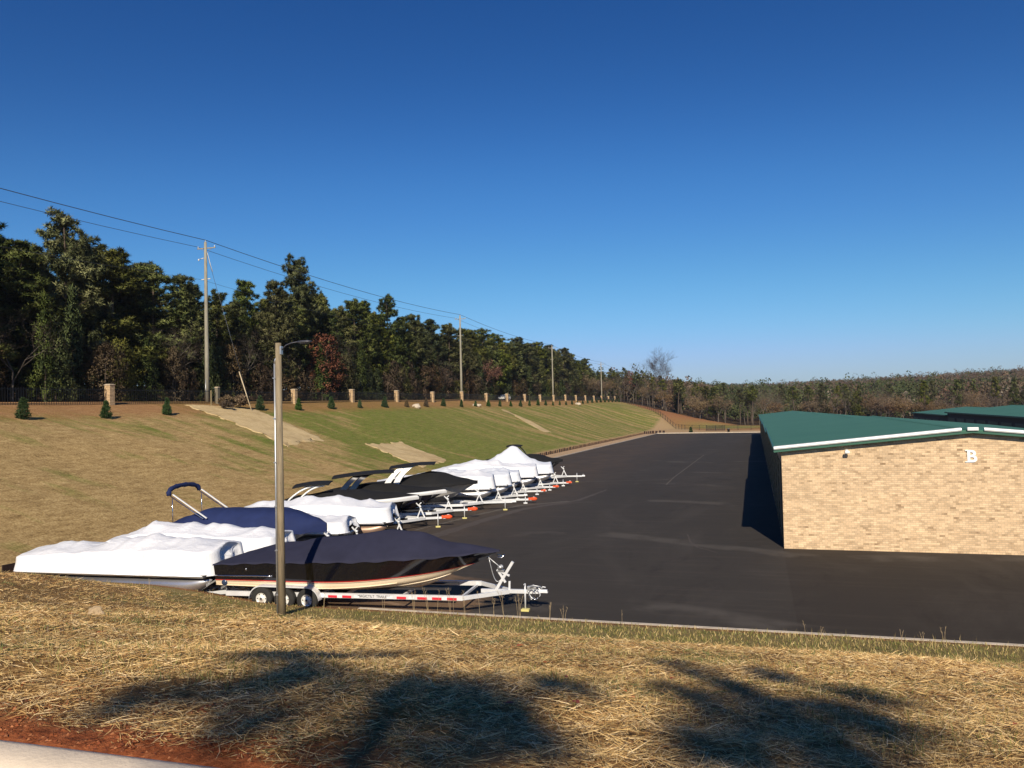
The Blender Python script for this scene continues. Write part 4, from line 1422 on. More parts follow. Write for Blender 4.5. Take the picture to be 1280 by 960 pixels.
# ---- boats 5, 6
add_pontoon('small white wrapped pontoon, its square bow peeping between blue boat and lamp pole', -18.0, 33.8, 10, 'trailer hidden under the small white wrapped pontoon by the lamp pole', L=6.4, W=2.4, seed=3.9, top=1.52, tongue=.3)
add_pontoon('white wrapped pontoon with brown tubes, directly before the black wake boats', -17.3, 36.9, 14, 'trailer under the wrapped pontoon with brown tubes', L=8.2, W=2.6, seed=4.6, tube=ALU_DARK, top=1.86, z0=.36, hump=((.5, .3, .05),), tongue=.6)

# ---- black wake boats
def wake(label, tl, x, y, phi, L=7.1, band=True, gel=GEL_BLACK, cap=None, tw=None, twm=None, ridge=None, seed=1., canopy=True, plate=False, fwd=.45, zt=2.9, canopy_len=1.6, cz=0, stern=1.55, tongue=1.5, bow=1.75, bandm=None, bottom=None, p=1.7, raked=.9, txf=-3.1):
    rt = thing('wake_boat', label, 'boat', bowpos(x, y), R(phi), 'covered wake boats in the parking row')
    H = Hull(L, 2.5, [(0, bow), (.3, bow - .06), (.7, stern + .02), (1, stern)], keel=.55, full=.40, rake=.14, flare=.14)
    H.strip(.45, 1.0, 8).build('topsides', gel, rt)
    if band:
        gb = MB()
        for s_ in (1, -1):
            prof_ = [[], [], [], []]
            for k in range(41):
                t_ = (k / 40) ** 1.2
                a_ = H.P(t_, 1, s_)
                hb_ = .17 * (1 - .2 * t_) * (1 + .10 * math.sin(t_ * 9 + seed))
                for row_, (dy_, dz_) in zip(prof_, ((-.20, .035), (.03, .03), (.05, -.05), (.0, -hb_))):
                    row_.append((a_[0] + (.04 if t_ < .02 else 0), max(0, abs(a_[1]) + dy_) * s_, a_[2] + dz_))
            gb.grid(prof_)
        gb.build('gunwale_band', bandm or GEL_WHITE, rt)
    H.strip(0, .45, 6).build('hull_bottom', bottom or gel, rt)
    H.transom().build('transom', gel, rt)
    H.deck().build('deck', (bandm or GEL_WHITE) if band else gel, rt)
    H.cover(ridge or [(0, .03), (.1, .18), (.28, .34), (.42, .55), (.6, .62), (.85, .42), (1, .1)], drop=-.005 if band else .16, out=-.17 if band else .04, p=p, seed=seed, wr=.03).build('boat_cover', BLACKC, rt)
    if tw:
        tower(rt, txf, bow + .05, zt, 2.4, twm or GEL_BLACK, canopy, plate=plate, canopy_len=canopy_len, cz=cz, raked=raked, fwd=fwd)
    MB().box((-L - .25, 0, .75), (.5, 1.8, .08), bev=.02).build('swim_platform', GEL_BLACK, rt)
    trailer(tl, bowpos(x, y), R(phi), L=L, W=2.4, tongue=tongue, zf=.50, wr=.36, cap=cap, block=True)
    return rt
wake('black wake boat with white gunwale band and white arched tower, first behind the wrapped pontoons', 'trailer with orange cylinder cover on its coupler, under the first black wake boat', -17.9, 41.0, 24, L=7.6, cap=True, tw=True, twm=GEL_WHITE, zt=2.55, canopy_len=1.9, seed=1.1, cz=-.12, txf=-6.3, raked=-1.3, fwd=.3)
wake('black wake boat with white gunwale band and long black canopy, second of the dark boats', 'trailer with bulging orange coupler cover, under the second black wake boat', -17.6, 44.4, 24, L=7.8, cap=True, tw=True, twm=GEL_BLACK, plate=True, zt=2.85, canopy_len=3.5, seed=2.3, cz=-.25, gel=GEL_NAVY, bow=1.72, txf=-5.5, raked=-1.3, fwd=1.2)
wake('dark covered wake boat with white plated tower, third of the dark boats', 'bare white tongued trailer under the third dark boat', -17.0, 48.2, 20, L=8.2, tw=True, twm=GEL_WHITE, plate=True, zt=3.0, canopy_len=2.8, txf=-5.0, raked=-1.2, fwd=1.2, seed=3.3, band=False, gel=GEL_GREY, bottom=GEL_GREY, bow=1.86, tongue=2.2, ridge=[(0, .04), (.1, .26), (.28, .72), (.36, .78), (.55, .6), (.85, .4), (1, .1)], cz=-.2, p=1.4)
# ---- far wrapped boats
add_pontoon('white wrapped pontoon with bright silver tube, first of the farther white group', -16.9, 51.8, 17, 'trailer with small orange cap, under the first farther wrapped pontoon', cap=True, L=8.0, W=2.5, seed=6.1, top=1.98, z0=.45, tongue=2.4)
add_pontoon('white wrapped pontoon, second of the farther group, only its bow end showing', -16.7, 54.9, 17, 'trailer under the second farther wrapped pontoon', L=7.4, W=2.4, seed=7.2, top=1.86, z0=.42, film=WRAP2, tongue=.8)
add_pontoon('narrow sliver of a white wrapped pontoon, third of the farther group', -16.9, 57.9, 17, 'trailer with dull red cap, under the third farther wrapped pontoon', cap=.6, L=7.2, W=2.4, seed=8.4, top=1.80, z0=.42, film=WRAP2, tongue=1.6)
add_pontoon('wide white wrapped pontoon with long silver tube, fourth of the farther group', -16.5, 61.4, 16, 'trailer with red cap, under the fourth farther wrapped pontoon', cap=.7, L=8.4, W=2.6, seed=9.5, top=2.05, z0=.48, hump=((.5, .2, .08),), tongue=1.3)
add_pontoon('white wrapped boat rising to a tall pointed peak, just before the last black boat', -16.2, 65.2, 15, 'trailer with red coupler cap, under the peaked wrapped boat', cap=.7, L=8.0, W=2.5, seed=10.3, top=1.90, z0=.48, peak=.72, hump=((.42, .18, .26),), film=WRAP2, tongue=1.2)
wake('last black covered boat in the row with a black tower poking above the white peak', 'white trailer with forked winch post, farthest in the row', -16.4, 69.2, 12, L=7.6, band=False, tw=True, zt=3.15, canopy_len=1.3, seed=4.9, gel=GEL_BLACK, bow=1.95, stern=1.7, tongue=1.7, ridge=[(0, .04), (.1, .2), (.3, .62), (.5, .66), (.85, .4), (1, .1)])
# ------------------------------------------------------------------ foliage
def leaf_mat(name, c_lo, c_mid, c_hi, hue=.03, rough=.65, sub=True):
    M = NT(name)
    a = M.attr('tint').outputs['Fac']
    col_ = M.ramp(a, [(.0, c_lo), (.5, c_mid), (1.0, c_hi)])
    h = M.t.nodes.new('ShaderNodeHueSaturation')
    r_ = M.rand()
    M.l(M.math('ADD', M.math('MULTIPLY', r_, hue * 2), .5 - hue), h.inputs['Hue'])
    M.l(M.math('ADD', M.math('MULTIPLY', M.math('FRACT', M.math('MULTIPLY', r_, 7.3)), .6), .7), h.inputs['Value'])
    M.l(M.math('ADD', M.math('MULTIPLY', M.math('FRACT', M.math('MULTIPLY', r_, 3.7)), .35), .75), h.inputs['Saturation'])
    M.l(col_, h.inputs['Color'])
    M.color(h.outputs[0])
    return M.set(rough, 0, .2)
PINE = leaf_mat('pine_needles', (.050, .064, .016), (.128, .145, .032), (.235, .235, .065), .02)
CEDAR = leaf_mat('conifer_foliage', (.032, .050, .014), (.085, .112, .028), (.165, .185, .055), .015)
REDL = leaf_mat('russet_leaves', (.085, .022, .014), (.20, .055, .03), (.30, .11, .05), .01)
BROWNL = leaf_mat('brown_leaves', (.065, .042, .024), (.13, .088, .048), (.21, .145, .075), .012)
TWIG = leaf_mat('bare_twigs', (.075, .055, .042), (.13, .10, .075), (.20, .16, .125), .008)
OLIVE = leaf_mat('olive_leaves', (.05, .05, .014), (.11, .105, .028), (.19, .16, .045), .02)
SHRUBM = leaf_mat('evergreen_shrub_leaves', (.012, .03, .008), (.028, .06, .014), (.06, .11, .03), .01)
BARK = simple('bark', (.085, .062, .045), .95, 0, .35, 2.0, .5)
BARKG = simple('grey_bark', (.12, .10, .08), .95, 0, .3, 2.0, .4)

def rvec(n):
    v = rng.normal(size=(n, 3))
    return v / np.linalg.norm(v, axis=1, keepdims=True)

def spikes(centers, tints, per, length, width, up=.25, spread=.35, pc=None):
    """needle / leaf triangles radiating round each centre"""
    C = np.repeat(centers, per, 0)
    T = np.repeat(tints, per) + rng.normal(0, .13, len(C))
    D = rvec(len(C)); D[:, 2] = D[:, 2] + up
    D /= np.linalg.norm(D, axis=1, keepdims=True)
    S = np.cross(D, rvec(len(C))); S /= np.linalg.norm(S, axis=1, keepdims=True) + 1e-9
    st = C + D * (rng.random((len(C), 1)) * spread)
    L = length * (.6 + .8 * rng.random((len(C), 1)))
    w_ = width * (.6 + .8 * rng.random((len(C), 1)))
    a = st - S * w_ / 2; b = st + S * w_ / 2; c_ = st + D * L
    V = np.stack([a, b, c_], 1).reshape(-1, 3)
    F = np.arange(len(V)).reshape(-1, 3)
    if pc is not None:
        N = V - np.repeat(np.repeat(pc, per, 0), 3, 0)
        N = N / (np.linalg.norm(N, axis=1, keepdims=True) + 1e-6) + rng.normal(0, .25, N.shape)
        N /= np.linalg.norm(N, axis=1, keepdims=True) + 1e-6
        return V, F, np.clip(np.repeat(T, 3), 0, 1), N
    return V, F, np.clip(np.repeat(T, 3), 0, 1)

def trunk_mesh(name, h, r, lean=0.0, limbs=(), n=8):
    mb = MB()
    pts, rs = [], []
    for k in range(9):
        t = k / 8
        pts.append((lean * t * t + .12 * math.sin(t * 5 + h), .10 * math.sin(t * 4 + h * 2), h * t - .3 * (1 - t)))
        rs.append(r * (1 - .82 * t) + (.08 * r if k == 0 else 0))
    mb.tube(pts, rs, n)
    for (a, b, c_, ra) in limbs:
        mb.tube([a, b, c_], [ra, ra * .65, ra * .25], 5)
    o = mb.build(name, BARK)
    me = o.data
    bpy.data.objects.remove(o)
    return me

def trunk_at(h, lean, t):
    return np.array([lean * t * t + .12 * math.sin(t * 5 + h), .10 * math.sin(t * 4 + h * 2), h * t])

def pine(h=19, crown_base=.4, rad=2.9, nb=46, seed=0, irregular=.5, cone=.5, dens=1.0, per=26, lean=.3, mat=None):
    global rng
    rng = np.random.default_rng(seed + 100)
    cs, ts, limbs, pcs = [], [], [], []
    for k in range(nb):
        t = crown_base + (1 - crown_base) * (k + rng.random()) / nb
        u = (t - crown_base) / (1 - crown_base)
        prof = (cone * (1 - u) + (1 - cone) * math.sin(math.pi * min(1, u * .8 + .22)) ** .7)
        rr = rad * max(.30, prof) * (1 - irregular * rng.random())
        az = rng.random() * 6.283
        p0 = trunk_at(h, lean, t)
        d = np.array([math.cos(az), math.sin(az), .0])
        rise = rr * (.15 + .35 * u)
        p1 = p0 + d * rr + np.array([0, 0, rise])
        pm_ = (p0 + p1) / 2 + np.array([0, 0, -.08 * rr])
        limbs.append((tuple(p0), tuple(pm_), tuple(p1), .055 * (1.3 - u)))
        shade_t = rng.uniform(.15, .85)
        m = max(2, int((2 + rr * 1.7) * dens))
        for s_, cnt_ in ((.97, m + 3), (.55, max(2, m - 2))):
            ctr = p0 * (1 - s_) + p1 * s_ + rng.normal(0, .12, 3)
            pr_ = (.50 + .26 * rr) * (1 if s_ > .8 else .8)
            for q in range(cnt_):
                j = rvec(1)[0] * pr_ * rng.random() ** .45 * np.array([1, 1, .66])
                cs.append(ctr + j); pcs.append(ctr - np.array([0, 0, .25 * pr_]))
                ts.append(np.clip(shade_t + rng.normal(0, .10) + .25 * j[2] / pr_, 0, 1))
    # leader
    for q in range(5):
        cs.append(trunk_at(h, lean, 1 - .02 * q) + rng.normal(0, .25, 3)); ts.append(.6); pcs.append(trunk_at(h, lean, .93))
    V_, F_, T_, N_ = spikes(np.array(cs), np.array(ts), int(per * 2.2), .34, .075, .25, .18, np.array(pcs))
    cm = npmesh('crown', V_, F_, True, {'tint': T_}, N_)
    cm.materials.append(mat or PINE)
    return trunk_mesh('trunk', h * .985, h * .0125 + .03, lean, limbs), cm

def dense_tree(h=9, rad=2.6, seed=0, mat=None, per=16, n=150, base=.06, leaf=(.34, .20), shape='cone'):
    global rng
    rng = np.random.default_rng(seed + 300)
    cs, ts, pcs = [], [], []
    lumps = rng.random(24) * .55 + .6
    for k in range(n):
        u = rng.random() ** .9
        prof = (1 - u) ** .75 if shape == 'cone' else math.sin(math.pi * (u * .82 + .14)) ** .6
        az = rng.random() * 6.283
        lf = lumps[int(az / 6.283 * 6) + 6 * int(u * 3.99)]
        rr = rad * prof * lf * (rng.random() ** .35)
        cs.append([math.cos(az) * rr, math.sin(az) * rr, h * (base + (1 - base) * u) - .3])
        pcs.append([0, 0, h * (base + (1 - base) * u) * .8])
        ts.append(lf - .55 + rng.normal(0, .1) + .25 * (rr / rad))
    V_, F_, T_, N_ = spikes(np.array(cs), np.clip(np.array(ts), 0, 1), per, leaf[0], leaf[1], .1, .45, np.array(pcs, float))
    cm = npmesh('crown', V_, F_, True, {'tint': T_}, N_)
    cm.materials.append(mat or CEDAR)
    return trunk_mesh('trunk', h * .8, h * .012 + .04, .1), cm

def bare_tree(h=17, seed=0, spread=.42, mat=None, r0=.2, depth=6, first=.35, leaf=False, bark=None, twigw=.035):
    global rng
    rs_ = random.Random(seed * 13 + 5)
    tr = MB()
    tv, tt = [], []
    def grow(p, d, L, r, k):
        n_ = 3
        pts, rad_ = [p], [r]
        for i in range(n_):
            d = (d + Vector((rs_.gauss(0, .09), rs_.gauss(0, .09), rs_.gauss(0, .05) + .04))).normalized()
            p = p + d * (L / n_)
            pts.append(p); rad_.append(r * (1 - .42 * (i + 1) / n_))
        if k <= 2:
            tr.tube(pts, rad_, 6 if k == 0 else 4, False)
        else:
            for i in range(n_):
                a, b = pts[i], pts[i + 1]
                s_ = (b - a).cross(Vector((rs_.gauss(0, 1), rs_.gauss(0, 1), rs_.gauss(0, 1)))).normalized() * max(twigw * (1.2 - .15 * k), rad_[i])
                tv.extend([tuple(a - s_ / 2), tuple(a + s_ / 2), tuple(b)])
                tt.extend([rs_.random()] * 3)
        if k >= depth:
            return
        nb = 3 if k < 4 else 4
        for q in range(nb):
            ax = Vector((rs_.gauss(0, 1), rs_.gauss(0, 1), rs_.gauss(0, .35))).normalized()
            nd = (d + ax * (spread + .25 * rs_.random()) * (1.6 if k else 1.2)).normalized()
            at = pts[-1] if q == 0 else pts[rs_.choice([1, 2, 3])] if k else pts[rs_.choice([2, 3])]
            grow(at, nd, L * (.68 + .14 * rs_.random()), rad_[-1] * .8, k + 1)
    grow(Vector((0, 0, -.3)), Vector((rs_.gauss(0, .03), rs_.gauss(0, .03), 1)), h * first, r0, 0)
    o = tr.build('trunk', bark or BARKG); tm = o.data; bpy.data.objects.remove(o)
    V_ = np.array(tv); F_ = np.arange(len(V_)).reshape(-1, 3); T_ = np.array(tt)
    if leaf:
        idx = rng.choice(len(V_) // 3, size=min(900, len(V_) // 3), replace=False) * 3 + 2
        V2, F2, T2 = spikes(V_[idx], rng.random(len(idx)), 3, .30, .22, 0, .15)
        F_ = np.concatenate([F_, F2 + len(V_)]); V_ = np.concatenate([V_, V2]); T_ = np.concatenate([T_, T2])
    cm = npmesh('crown', V_, F_, False, {'tint': T_})
    cm.materials.append(mat or TWIG)
    return tm, cm

PINES = [pine(19, .28, 3.9, 66, 1, .45, .12), pine(18, .16, 3.7, 74, 2, .4, .30), pine(20, .42, 3.6, 52, 3, .5, .0),
         pine(18.5, .10, 3.5, 84, 4, .35, .42, mat=CEDAR), pine(19, .34, 3.7, 58, 5, .5, .12, mat=PINE), pine(17, .22, 4.0, 70, 6, .45, .2)]
SLIM = [pine(16, .55, 1.9, 26, 11, .5, .3, .9, 20, .5), pine(15, .45, 2.0, 28, 12, .5, .5, .9, 20, .2), pine(17, .62, 2.0, 24, 13, .5, .2, .9, 20, .4)]
UNDER = [dense_tree(8, 2.6, 1, CEDAR, 34, 220, leaf=(.26, .10)), dense_tree(6.5, 2.4, 2, OLIVE, 34, 200, leaf=(.22, .10), shape='round'), dense_tree(7, 2.6, 3, BROWNL, 30, 180, leaf=(.18, .10), shape='round'), dense_tree(9.5, 2.5, 4, CEDAR, 34, 230, leaf=(.26, .10))]
BARE = [bare_tree(15, 1), bare_tree(13, 2, .5), bare_tree(16, 3, .36)]
BAREL = [bare_tree(12, 4, .5, BROWNL, leaf=True), bare_tree(11, 5, .5, REDL, leaf=True)]

USED = {}
SHAPE = {}
def where(x, y):
    yf = y * (-60.0 / x)
    k = int((yf - PIL_Y[0]) // 16.35)
    if k < 1:
        return 'at the far left of the photo'
    return 'above the fence right of the %s pillar' % ORD[min(k, 19) - 1]
def far_where(x, y):
    l = x * math.cos(YAW) + y * math.sin(YAW); d = -x * math.sin(YAW) + y * math.cos(YAW)
    p = 640 + 1005 * l / d
    for lim, s in ((800, 'just right of the last brick pillars'), (828, 'left of the lone skyline tree'), (862, 'right of the lone skyline tree'), (905, 'behind the clay field and black gate'), (952, 'behind the far kerb beside the roof'),
                   (1010, 'above the left tip of the green roof'), (1070, 'above the green roof, left part'), (1140, 'above the green roof, middle'), (1210, 'over the roof of the second building')):
        if p < lim:
            return s
    return 'above the rightmost roofs'
def put_tree(kind, meshes, label, x, y, s=1.0, sz=None, group=None, rz=None, cat='tree', z=None):
    rt = thing(kind, label, cat, (x, y, (tz(x, y) if z is None else z) - .05), rng0.random() * 6.28 if rz is None else rz, group)
    rt.scale = (s, s, sz or s)
    a = link('trunk', meshes[0], None, rt)
    b = link('crown', meshes[1], None, rt)
    return rt
rng0 = random.Random(5)

GP = 'pines of the roadside wood'
LP = 'dark green pine among the wall of pines behind the roadside fence'
# front row follows the heights of the skyline in the photograph
sky_h = [(50, 19.5), (66, 19.5), (74, 20), (80, 20.5), (88, 18.5), (96, 16.0), (100, 15.5), (104, 18.0), (112, 17.5), (118, 17), (126, 18.5), (132, 20), (138, 20), (146, 17.5), (156, 18), (168, 18), (200, 19), (240, 19), (290, 19.5), (350, 17.5)]
def hh_at(y):
    return float(np.interp(y, [a for a, _ in sky_h], [b for _, b in sky_h]))
npine = 0
y = 44.0
rowspec = [(-70.5, 5.6, 1.0), (-74.5, 5.9, 1.0), (-79, 6.2, .96), (-84.5, 6.8, .9)]
for ri, (x0, stp, hk) in enumerate(rowspec):
    y = 42 + ri * 1.7
    while y < 350:
        st_ = stp * (1 + max(0, (y - 150)) / 600)
        y += st_ * rng0.uniform(.8, 1.25)
        x = x0 + rng0.uniform(-1.6, 1.6)
        m = PINES[rng0.choice([0, 1, 2, 3, 4, 5] if ri else [0, 1, 1, 3, 5, 4])]
        base_h = {0: 19, 1: 18, 2: 20, 3: 18.5, 4: 19, 5: 17}[PINES.index(m)]
        s = hh_at(y) * hk * rng0.uniform(.80, 1.03) / base_h
        lb_ = '%s %s, %s' % (('broad shouldered', 'full skirted', 'high crowned', 'dark dense', 'leaning', 'wide low crowned')[PINES.index(m)], ('pine at the wood edge', 'pine in the second rank', 'pine in the third rank', 'pine deep in the wood')[ri], where(x, y))
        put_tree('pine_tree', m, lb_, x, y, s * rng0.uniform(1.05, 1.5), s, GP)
        npine += 1
# the lone broad-crowned pine by the guy wire
ROUND = pine(21, .56, 4.3, 46, 21, .55, .0, 1.15, 30, 1.0)
put_tree('pine_tree', ROUND, 'tall pine with rounded open crown rising alone right of the big utility pole', -71.5, 115.0, 1.0, 1.08)
BIG = pine(20, .12, 4.4, 90, 22, .3, .25, 1.2, 28, .2, CEDAR)
put_tree('pine_tree', BIG, 'broad domed pine standing above its neighbours right of the russet tree', -70.5, 147.5, 1.0, 1.02)
RED = dense_tree(11, 3.0, 31, REDL, 26, 220, .12, (.20, .13), 'round')
put_tree('russet_tree', RED, 'russet leaved tree glowing in front of the dark pines', -65.4, 114.2, 1.15, 1.0)
put_tree('russet_tree', BAREL[1], 'small reddish tree in front of the pines above the far pillars', -66.5, 196, .9)
# understory
for k in range(64):
    y = 50 + k * 3.4 + rng0.uniform(-1.6, 1.6) if k < 44 else 200 + (k - 44) * 7.4
    m = UNDER[rng0.choice([0, 1, 2, 2, 2, 3])]
    x = -66.6 + rng0.uniform(-1.6, 1.0)
    put_tree('understory_tree', m, '%s undergrowth tree at the wood edge, %s' % (('low conical', 'olive round', 'brown leaved', 'dark conical')[UNDER.index(m)], where(x, y)), x, y, rng0.uniform(.6, 1.2), rng0.uniform(.55, 1.35), 'low trees at the edge of the roadside wood')
for k in range(24):
    y = 58 + k * 12.4 + rng0.uniform(-3, 3)
    put_tree('bare_tree', BARE[k % 3], 'bare grey tree among the pines, %s' % where(-67.8, y), -67.8 + rng0.uniform(-1.8, .4), y, rng0.uniform(.45, .72), None, 'bare trees in the roadside wood')

# treeline at the end of the embankment and behind the lot
GF = 'slim pines of the far treeline'
for k in range(150):
    px_ = rng0.uniform(-76, 95)
    row = rng0.choice([0, 0, 1, 2, 3])
    yy = 294 - max(-75, min(0, px_)) * 1.0 + row * 8 + rng0.uniform(-3, 4) + 6 * math.sin(px_ * .09)
    rr_ = rng0.random()
    if px_ < -48 and yy < 360:
        yy += 6
    kp = .42 if px_ < 0 else .16
    if rr_ < kp:
        put_tree('slim_pine', SLIM[k % 3], 'slim pine with bare lower trunk, %s' % far_where(px_, yy), px_, yy, rng0.uniform(.75, 1.0), rng0.uniform(.72, .92), GF)
    elif rr_ < kp + (.2 if px_ < 0 else .06):
        put_tree('slim_pine', PINES[(1, 3, 5)[k % 3]], 'full crowned green pine, %s' % far_where(px_, yy), px_, yy, rng0.uniform(.55, .72), rng0.uniform(.6, .8), 'full pines of the far treeline')
    elif rr_ < (.88 if px_ < 0 else .72):
        put_tree('bare_tree', BARE[k % 3], 'bare brown tree, %s' % far_where(px_, yy), px_, yy, rng0.uniform(.6, .88), None, 'bare trees of the far treeline')
    else:
        put_tree('brown_leaved_tree', BAREL[0], 'brown leaved tree, %s' % far_where(px_, yy), px_, yy, rng0.uniform(.7, 1.0), None, 'brown leaved trees of the far treeline')
for k, (x, y) in enumerate([(-62, 352), (-57, 356), (-66, 345), (-52, 360), (-69, 330)]):
    put_tree('bare_tree', BARE[k % 3] if k % 2 else BAREL[0], 'bare brown tree at the end of the row of brick pillars', x, y, rng0.uniform(.85, 1.1), None, 'bare trees at the end of the pillars')
put_tree('russet_tree', RED, 'russet tree on the skyline where the embankment ends', -56, 375, 1.25, 1.35)
LONE = bare_tree(18.5, 9, .27, leaf_mat('dark_twigs', (.03, .022, .018), (.05, .038, .03), (.08, .06, .05), .008), .26, 7, .40, twigw=.17)
put_tree('bare_tree', LONE, 'tall lone bare tree standing above the treeline against the sky', -38.5, 352, 1.05, 1.1)

# masses: the wood behind the pines and the wooded hills
def forest_mass(name, pts, hts, palette, per, size, seed, lo=.05, rad_k=.34):
    global rng
    rng = np.random.default_rng(seed)
    n = len(pts)
    C, T, P_ = [], [], []
    u = rng.random((n, per)) ** .8
    az = rng.random((n, per)) * 6.283
    prof = np.sin(np.pi * (u * .85 + .12)) ** .7
    rr = hts[:, None] * rad_k * prof * (rng.random((n, per)) ** .4) * (.7 + .3 * rng.random((n, 1)))
    z = terrain(pts[:, 0], pts[:, 1])[:, None] + hts[:, None] * (lo + (1 - lo) * u)
    c_ = np.stack([pts[:, 0:1] + np.cos(az) * rr, pts[:, 1:2] + np.sin(az) * rr, z], -1).reshape(-1, 3)
    pal = np.repeat(palette, per, 0) * (.88 + .24 * rng.random((n * per, 1)))
    D = rvec(len(c_)); S = np.cross(D, rvec(len(c_))); S /= np.linalg.norm(S, axis=1, keepdims=True)
    D = D * size * (.6 + .8 * rng.random((len(c_), 1))); S = S * size * (.5 + .6 * rng.random((len(c_), 1)))
    V_ = np.stack([c_ - S, c_ + S, c_ + D], 1).reshape(-1, 3)
    F_ = np.arange(len(V_)).reshape(-1, 3)
    return npmesh(name, V_, F_, False, {'colr': np.repeat(pal, 3, 0)})
FM = NT('wood_mass')
FM.color(FM.attr('colr').outputs['Color'])
FM.set(.8, 0, .1)
r2 = np.random.default_rng(77)
n = 900
pts = np.stack([r2.uniform(-135, -88, n), r2.uniform(30, 480, n)], -1)
green_p = np.array([[.035, .05, .015], [.05, .07, .02], [.03, .045, .018], [.06, .07, .025]])
pal = green_p[r2.integers(0, 4, n)]
o = link('woodland', forest_mass('woodland', pts, r2.uniform(11, 16, n), pal, 90, .75, 5), FM.m)
tag(o, 'dense dark woodland filling the background behind the roadside pines', 'woodland', kind='stuff')
# hills
n = 9000
ang = r2.uniform(math.atan2(-.235, 1), math.atan2(.33, 1), n)
dist = 318 + (1000 - 318) * r2.random(n) ** .75
pts = np.stack([np.sin(ang) * dist, np.cos(ang) * dist], -1)
keep = (pts[:, 1] > 312 - np.clip(pts[:, 0], -75, 0))
pts = pts[keep]; n = len(pts)
hill_p = np.array([[.125, .088, .058], [.105, .078, .058], [.15, .108, .07], [.07, .08, .032], [.052, .066, .028], [.12, .07, .05], [.10, .08, .046], [.17, .14, .105]])
patch = fnoise(pts[:, 0], pts[:, 1], .02, 3) + .5 * fnoise(pts[:, 0], pts[:, 1], .05, 4)
leftg = (pts[:, 0] < 10) * .45
pine_p = (patch + leftg + r2.normal(0, .35, n)) > .52
idx = np.where(pine_p, r2.choice([3, 4], n), r2.choice([0, 1, 2, 5, 6, 7], n, p=[.26, .22, .2, .12, .14, .06]))
hts = (r2.uniform(8, 15, n) + 3.5 * (r2.random(n) > .93)) * np.where(pine_p, 1.05, .95)
o = link('wooded_hill', forest_mass('wooded_hill', pts, hts, hill_p[idx], 84, .62, 6, .1, .33), FM.m)
tag(o, 'brown and green winter woods covering the low hills on the horizon', 'woodland', kind='stuff')

# ------------------------------------------------------------------ young evergreens on the slope crest
def shrub_mesh(seed, mat):
    global rng
    rng = np.random.default_rng(seed + 900)
    cs, ts = [], []
    for k in range(150):
        u = rng.random() ** 1.15
        az = rng.random() * 6.283
        prof = .52 * (1 - u) ** .75 * (.4 + .6 * min(1, u * 7 + .3))
        rr = prof * rng.random() ** .3
        cs.append([math.cos(az) * rr, math.sin(az) * rr, .08 + 1.42 * u]); ts.append(rng.uniform(.2, .8) + .2 * u)
    V_, F_, T_ = spikes(np.array(cs), np.array(ts), 22, .15, .05, .5, .10)
    me = npmesh('foliage', V_, F_, False, {'tint': T_}); me.materials.append(mat)
    return me
SH = [shrub_mesh(k, SHRUBM) for k in range(3)] + [shrub_mesh(7, BROWNL)]
st_o = MB().tube([(0, 0, -.1), (0, 0, .5)], [.04, .02], 6).build('stem', BARK); st_me = st_o.data; bpy.data.objects.remove(st_o)
cnt = 0
for k in range(36):
    y = 49.0 + 8.35 * k
    x = -54.6 if k < 2 else -55.2 if k < 3 else -56.0 if k < 12 else -55.5
    if k == 3:
        continue
    cnt += 1
    brown = k in (9, 10)
    lab = 'small conical %s, %s from the left along the crest of the slope' % ('evergreen turned brown' if brown else 'young evergreen', ORD[cnt - 1])
    rt = thing('young_evergreen', lab, 'shrub', (x, y, tz(x, y) - .03), rng0.random() * 6, 'young evergreens planted along the crest')
    s = rng0.uniform(.72, 1.1)
    if k == 0: s = 1.05
    rt.scale = (s * rng0.uniform(.85, 1.1), s * rng0.uniform(.85, 1.1), s)
    link('foliage', SH[3] if brown else SH[k % 3], None, rt)
    link('stem', st_me, None, rt)
# isolated shrub at the far kerb
rt = thing('round_shrub', 'single dark shrub beside the far end kerb of the lot', 'shrub', (-17.6, 232, tz(-17.6, 232)), 0)
rt.scale = (1.2, 1.2, 1.0)
link('foliage', SH[0], None, rt); link('stem', st_me, None, rt)
# brush on the mound by the guy wire
bt = bare_tree(2.4, 17, .8, BROWNL, .04, 5, .35, leaf=True, twigw=.03)
for k, (x, y, s) in enumerate([(-57.5, 78.2, .75), (-57.0, 79.8, .85), (-56.6, 76.8, .55)]):
    put_tree('brush', bt, 'scrubby brown brush clump at the foot of the guy wire', x, y, s, s * .9, 'brush clumps by the guy wire', cat='bush')

# pale boulders along the crest
def rock(label, x, y, s, c=(.50, .42, .32), sink=.3):
    bm = bmesh.new()
    bmesh.ops.create_icosphere(bm, subdivisions=3, radius=1)
    for v in bm.verts:
        d = noise.noise(v.co * 1.3 + Vector((x, y, 0))) * .45 + noise.noise(v.co * 4 + Vector((x, y, 0))) * .12
        v.co *= 1 + d
        v.co.x *= s[0]; v.co.y *= s[1]; v.co.z *= s[2]
    me = bpy.data.meshes.new('rock'); bm.to_mesh(me); bm.free()
    o = link('rock', me, simple('pale_rock', c, .9, 0, .2, 3, .5), None, (x, y, tz(x, y) + s[2] * (1 - sink) * .5))
    tag(o, label, 'rock')
rock('pale boulder on the crest between two young evergreens, left one', -55.4, 127.0, (.75, .6, .5))
rock('pale boulder on the crest just left of the third utility pole', -55.6, 158.5, (.8, .6, .4))
rock('pale boulder on the far crest among the evergreens', -54.8, 255, (.9, .8, .6))
rock('tan lump of rock lying in the foreground straw at left', -9.9, 10.15, (.13, .10, .11), (.40, .29, .17), .2)

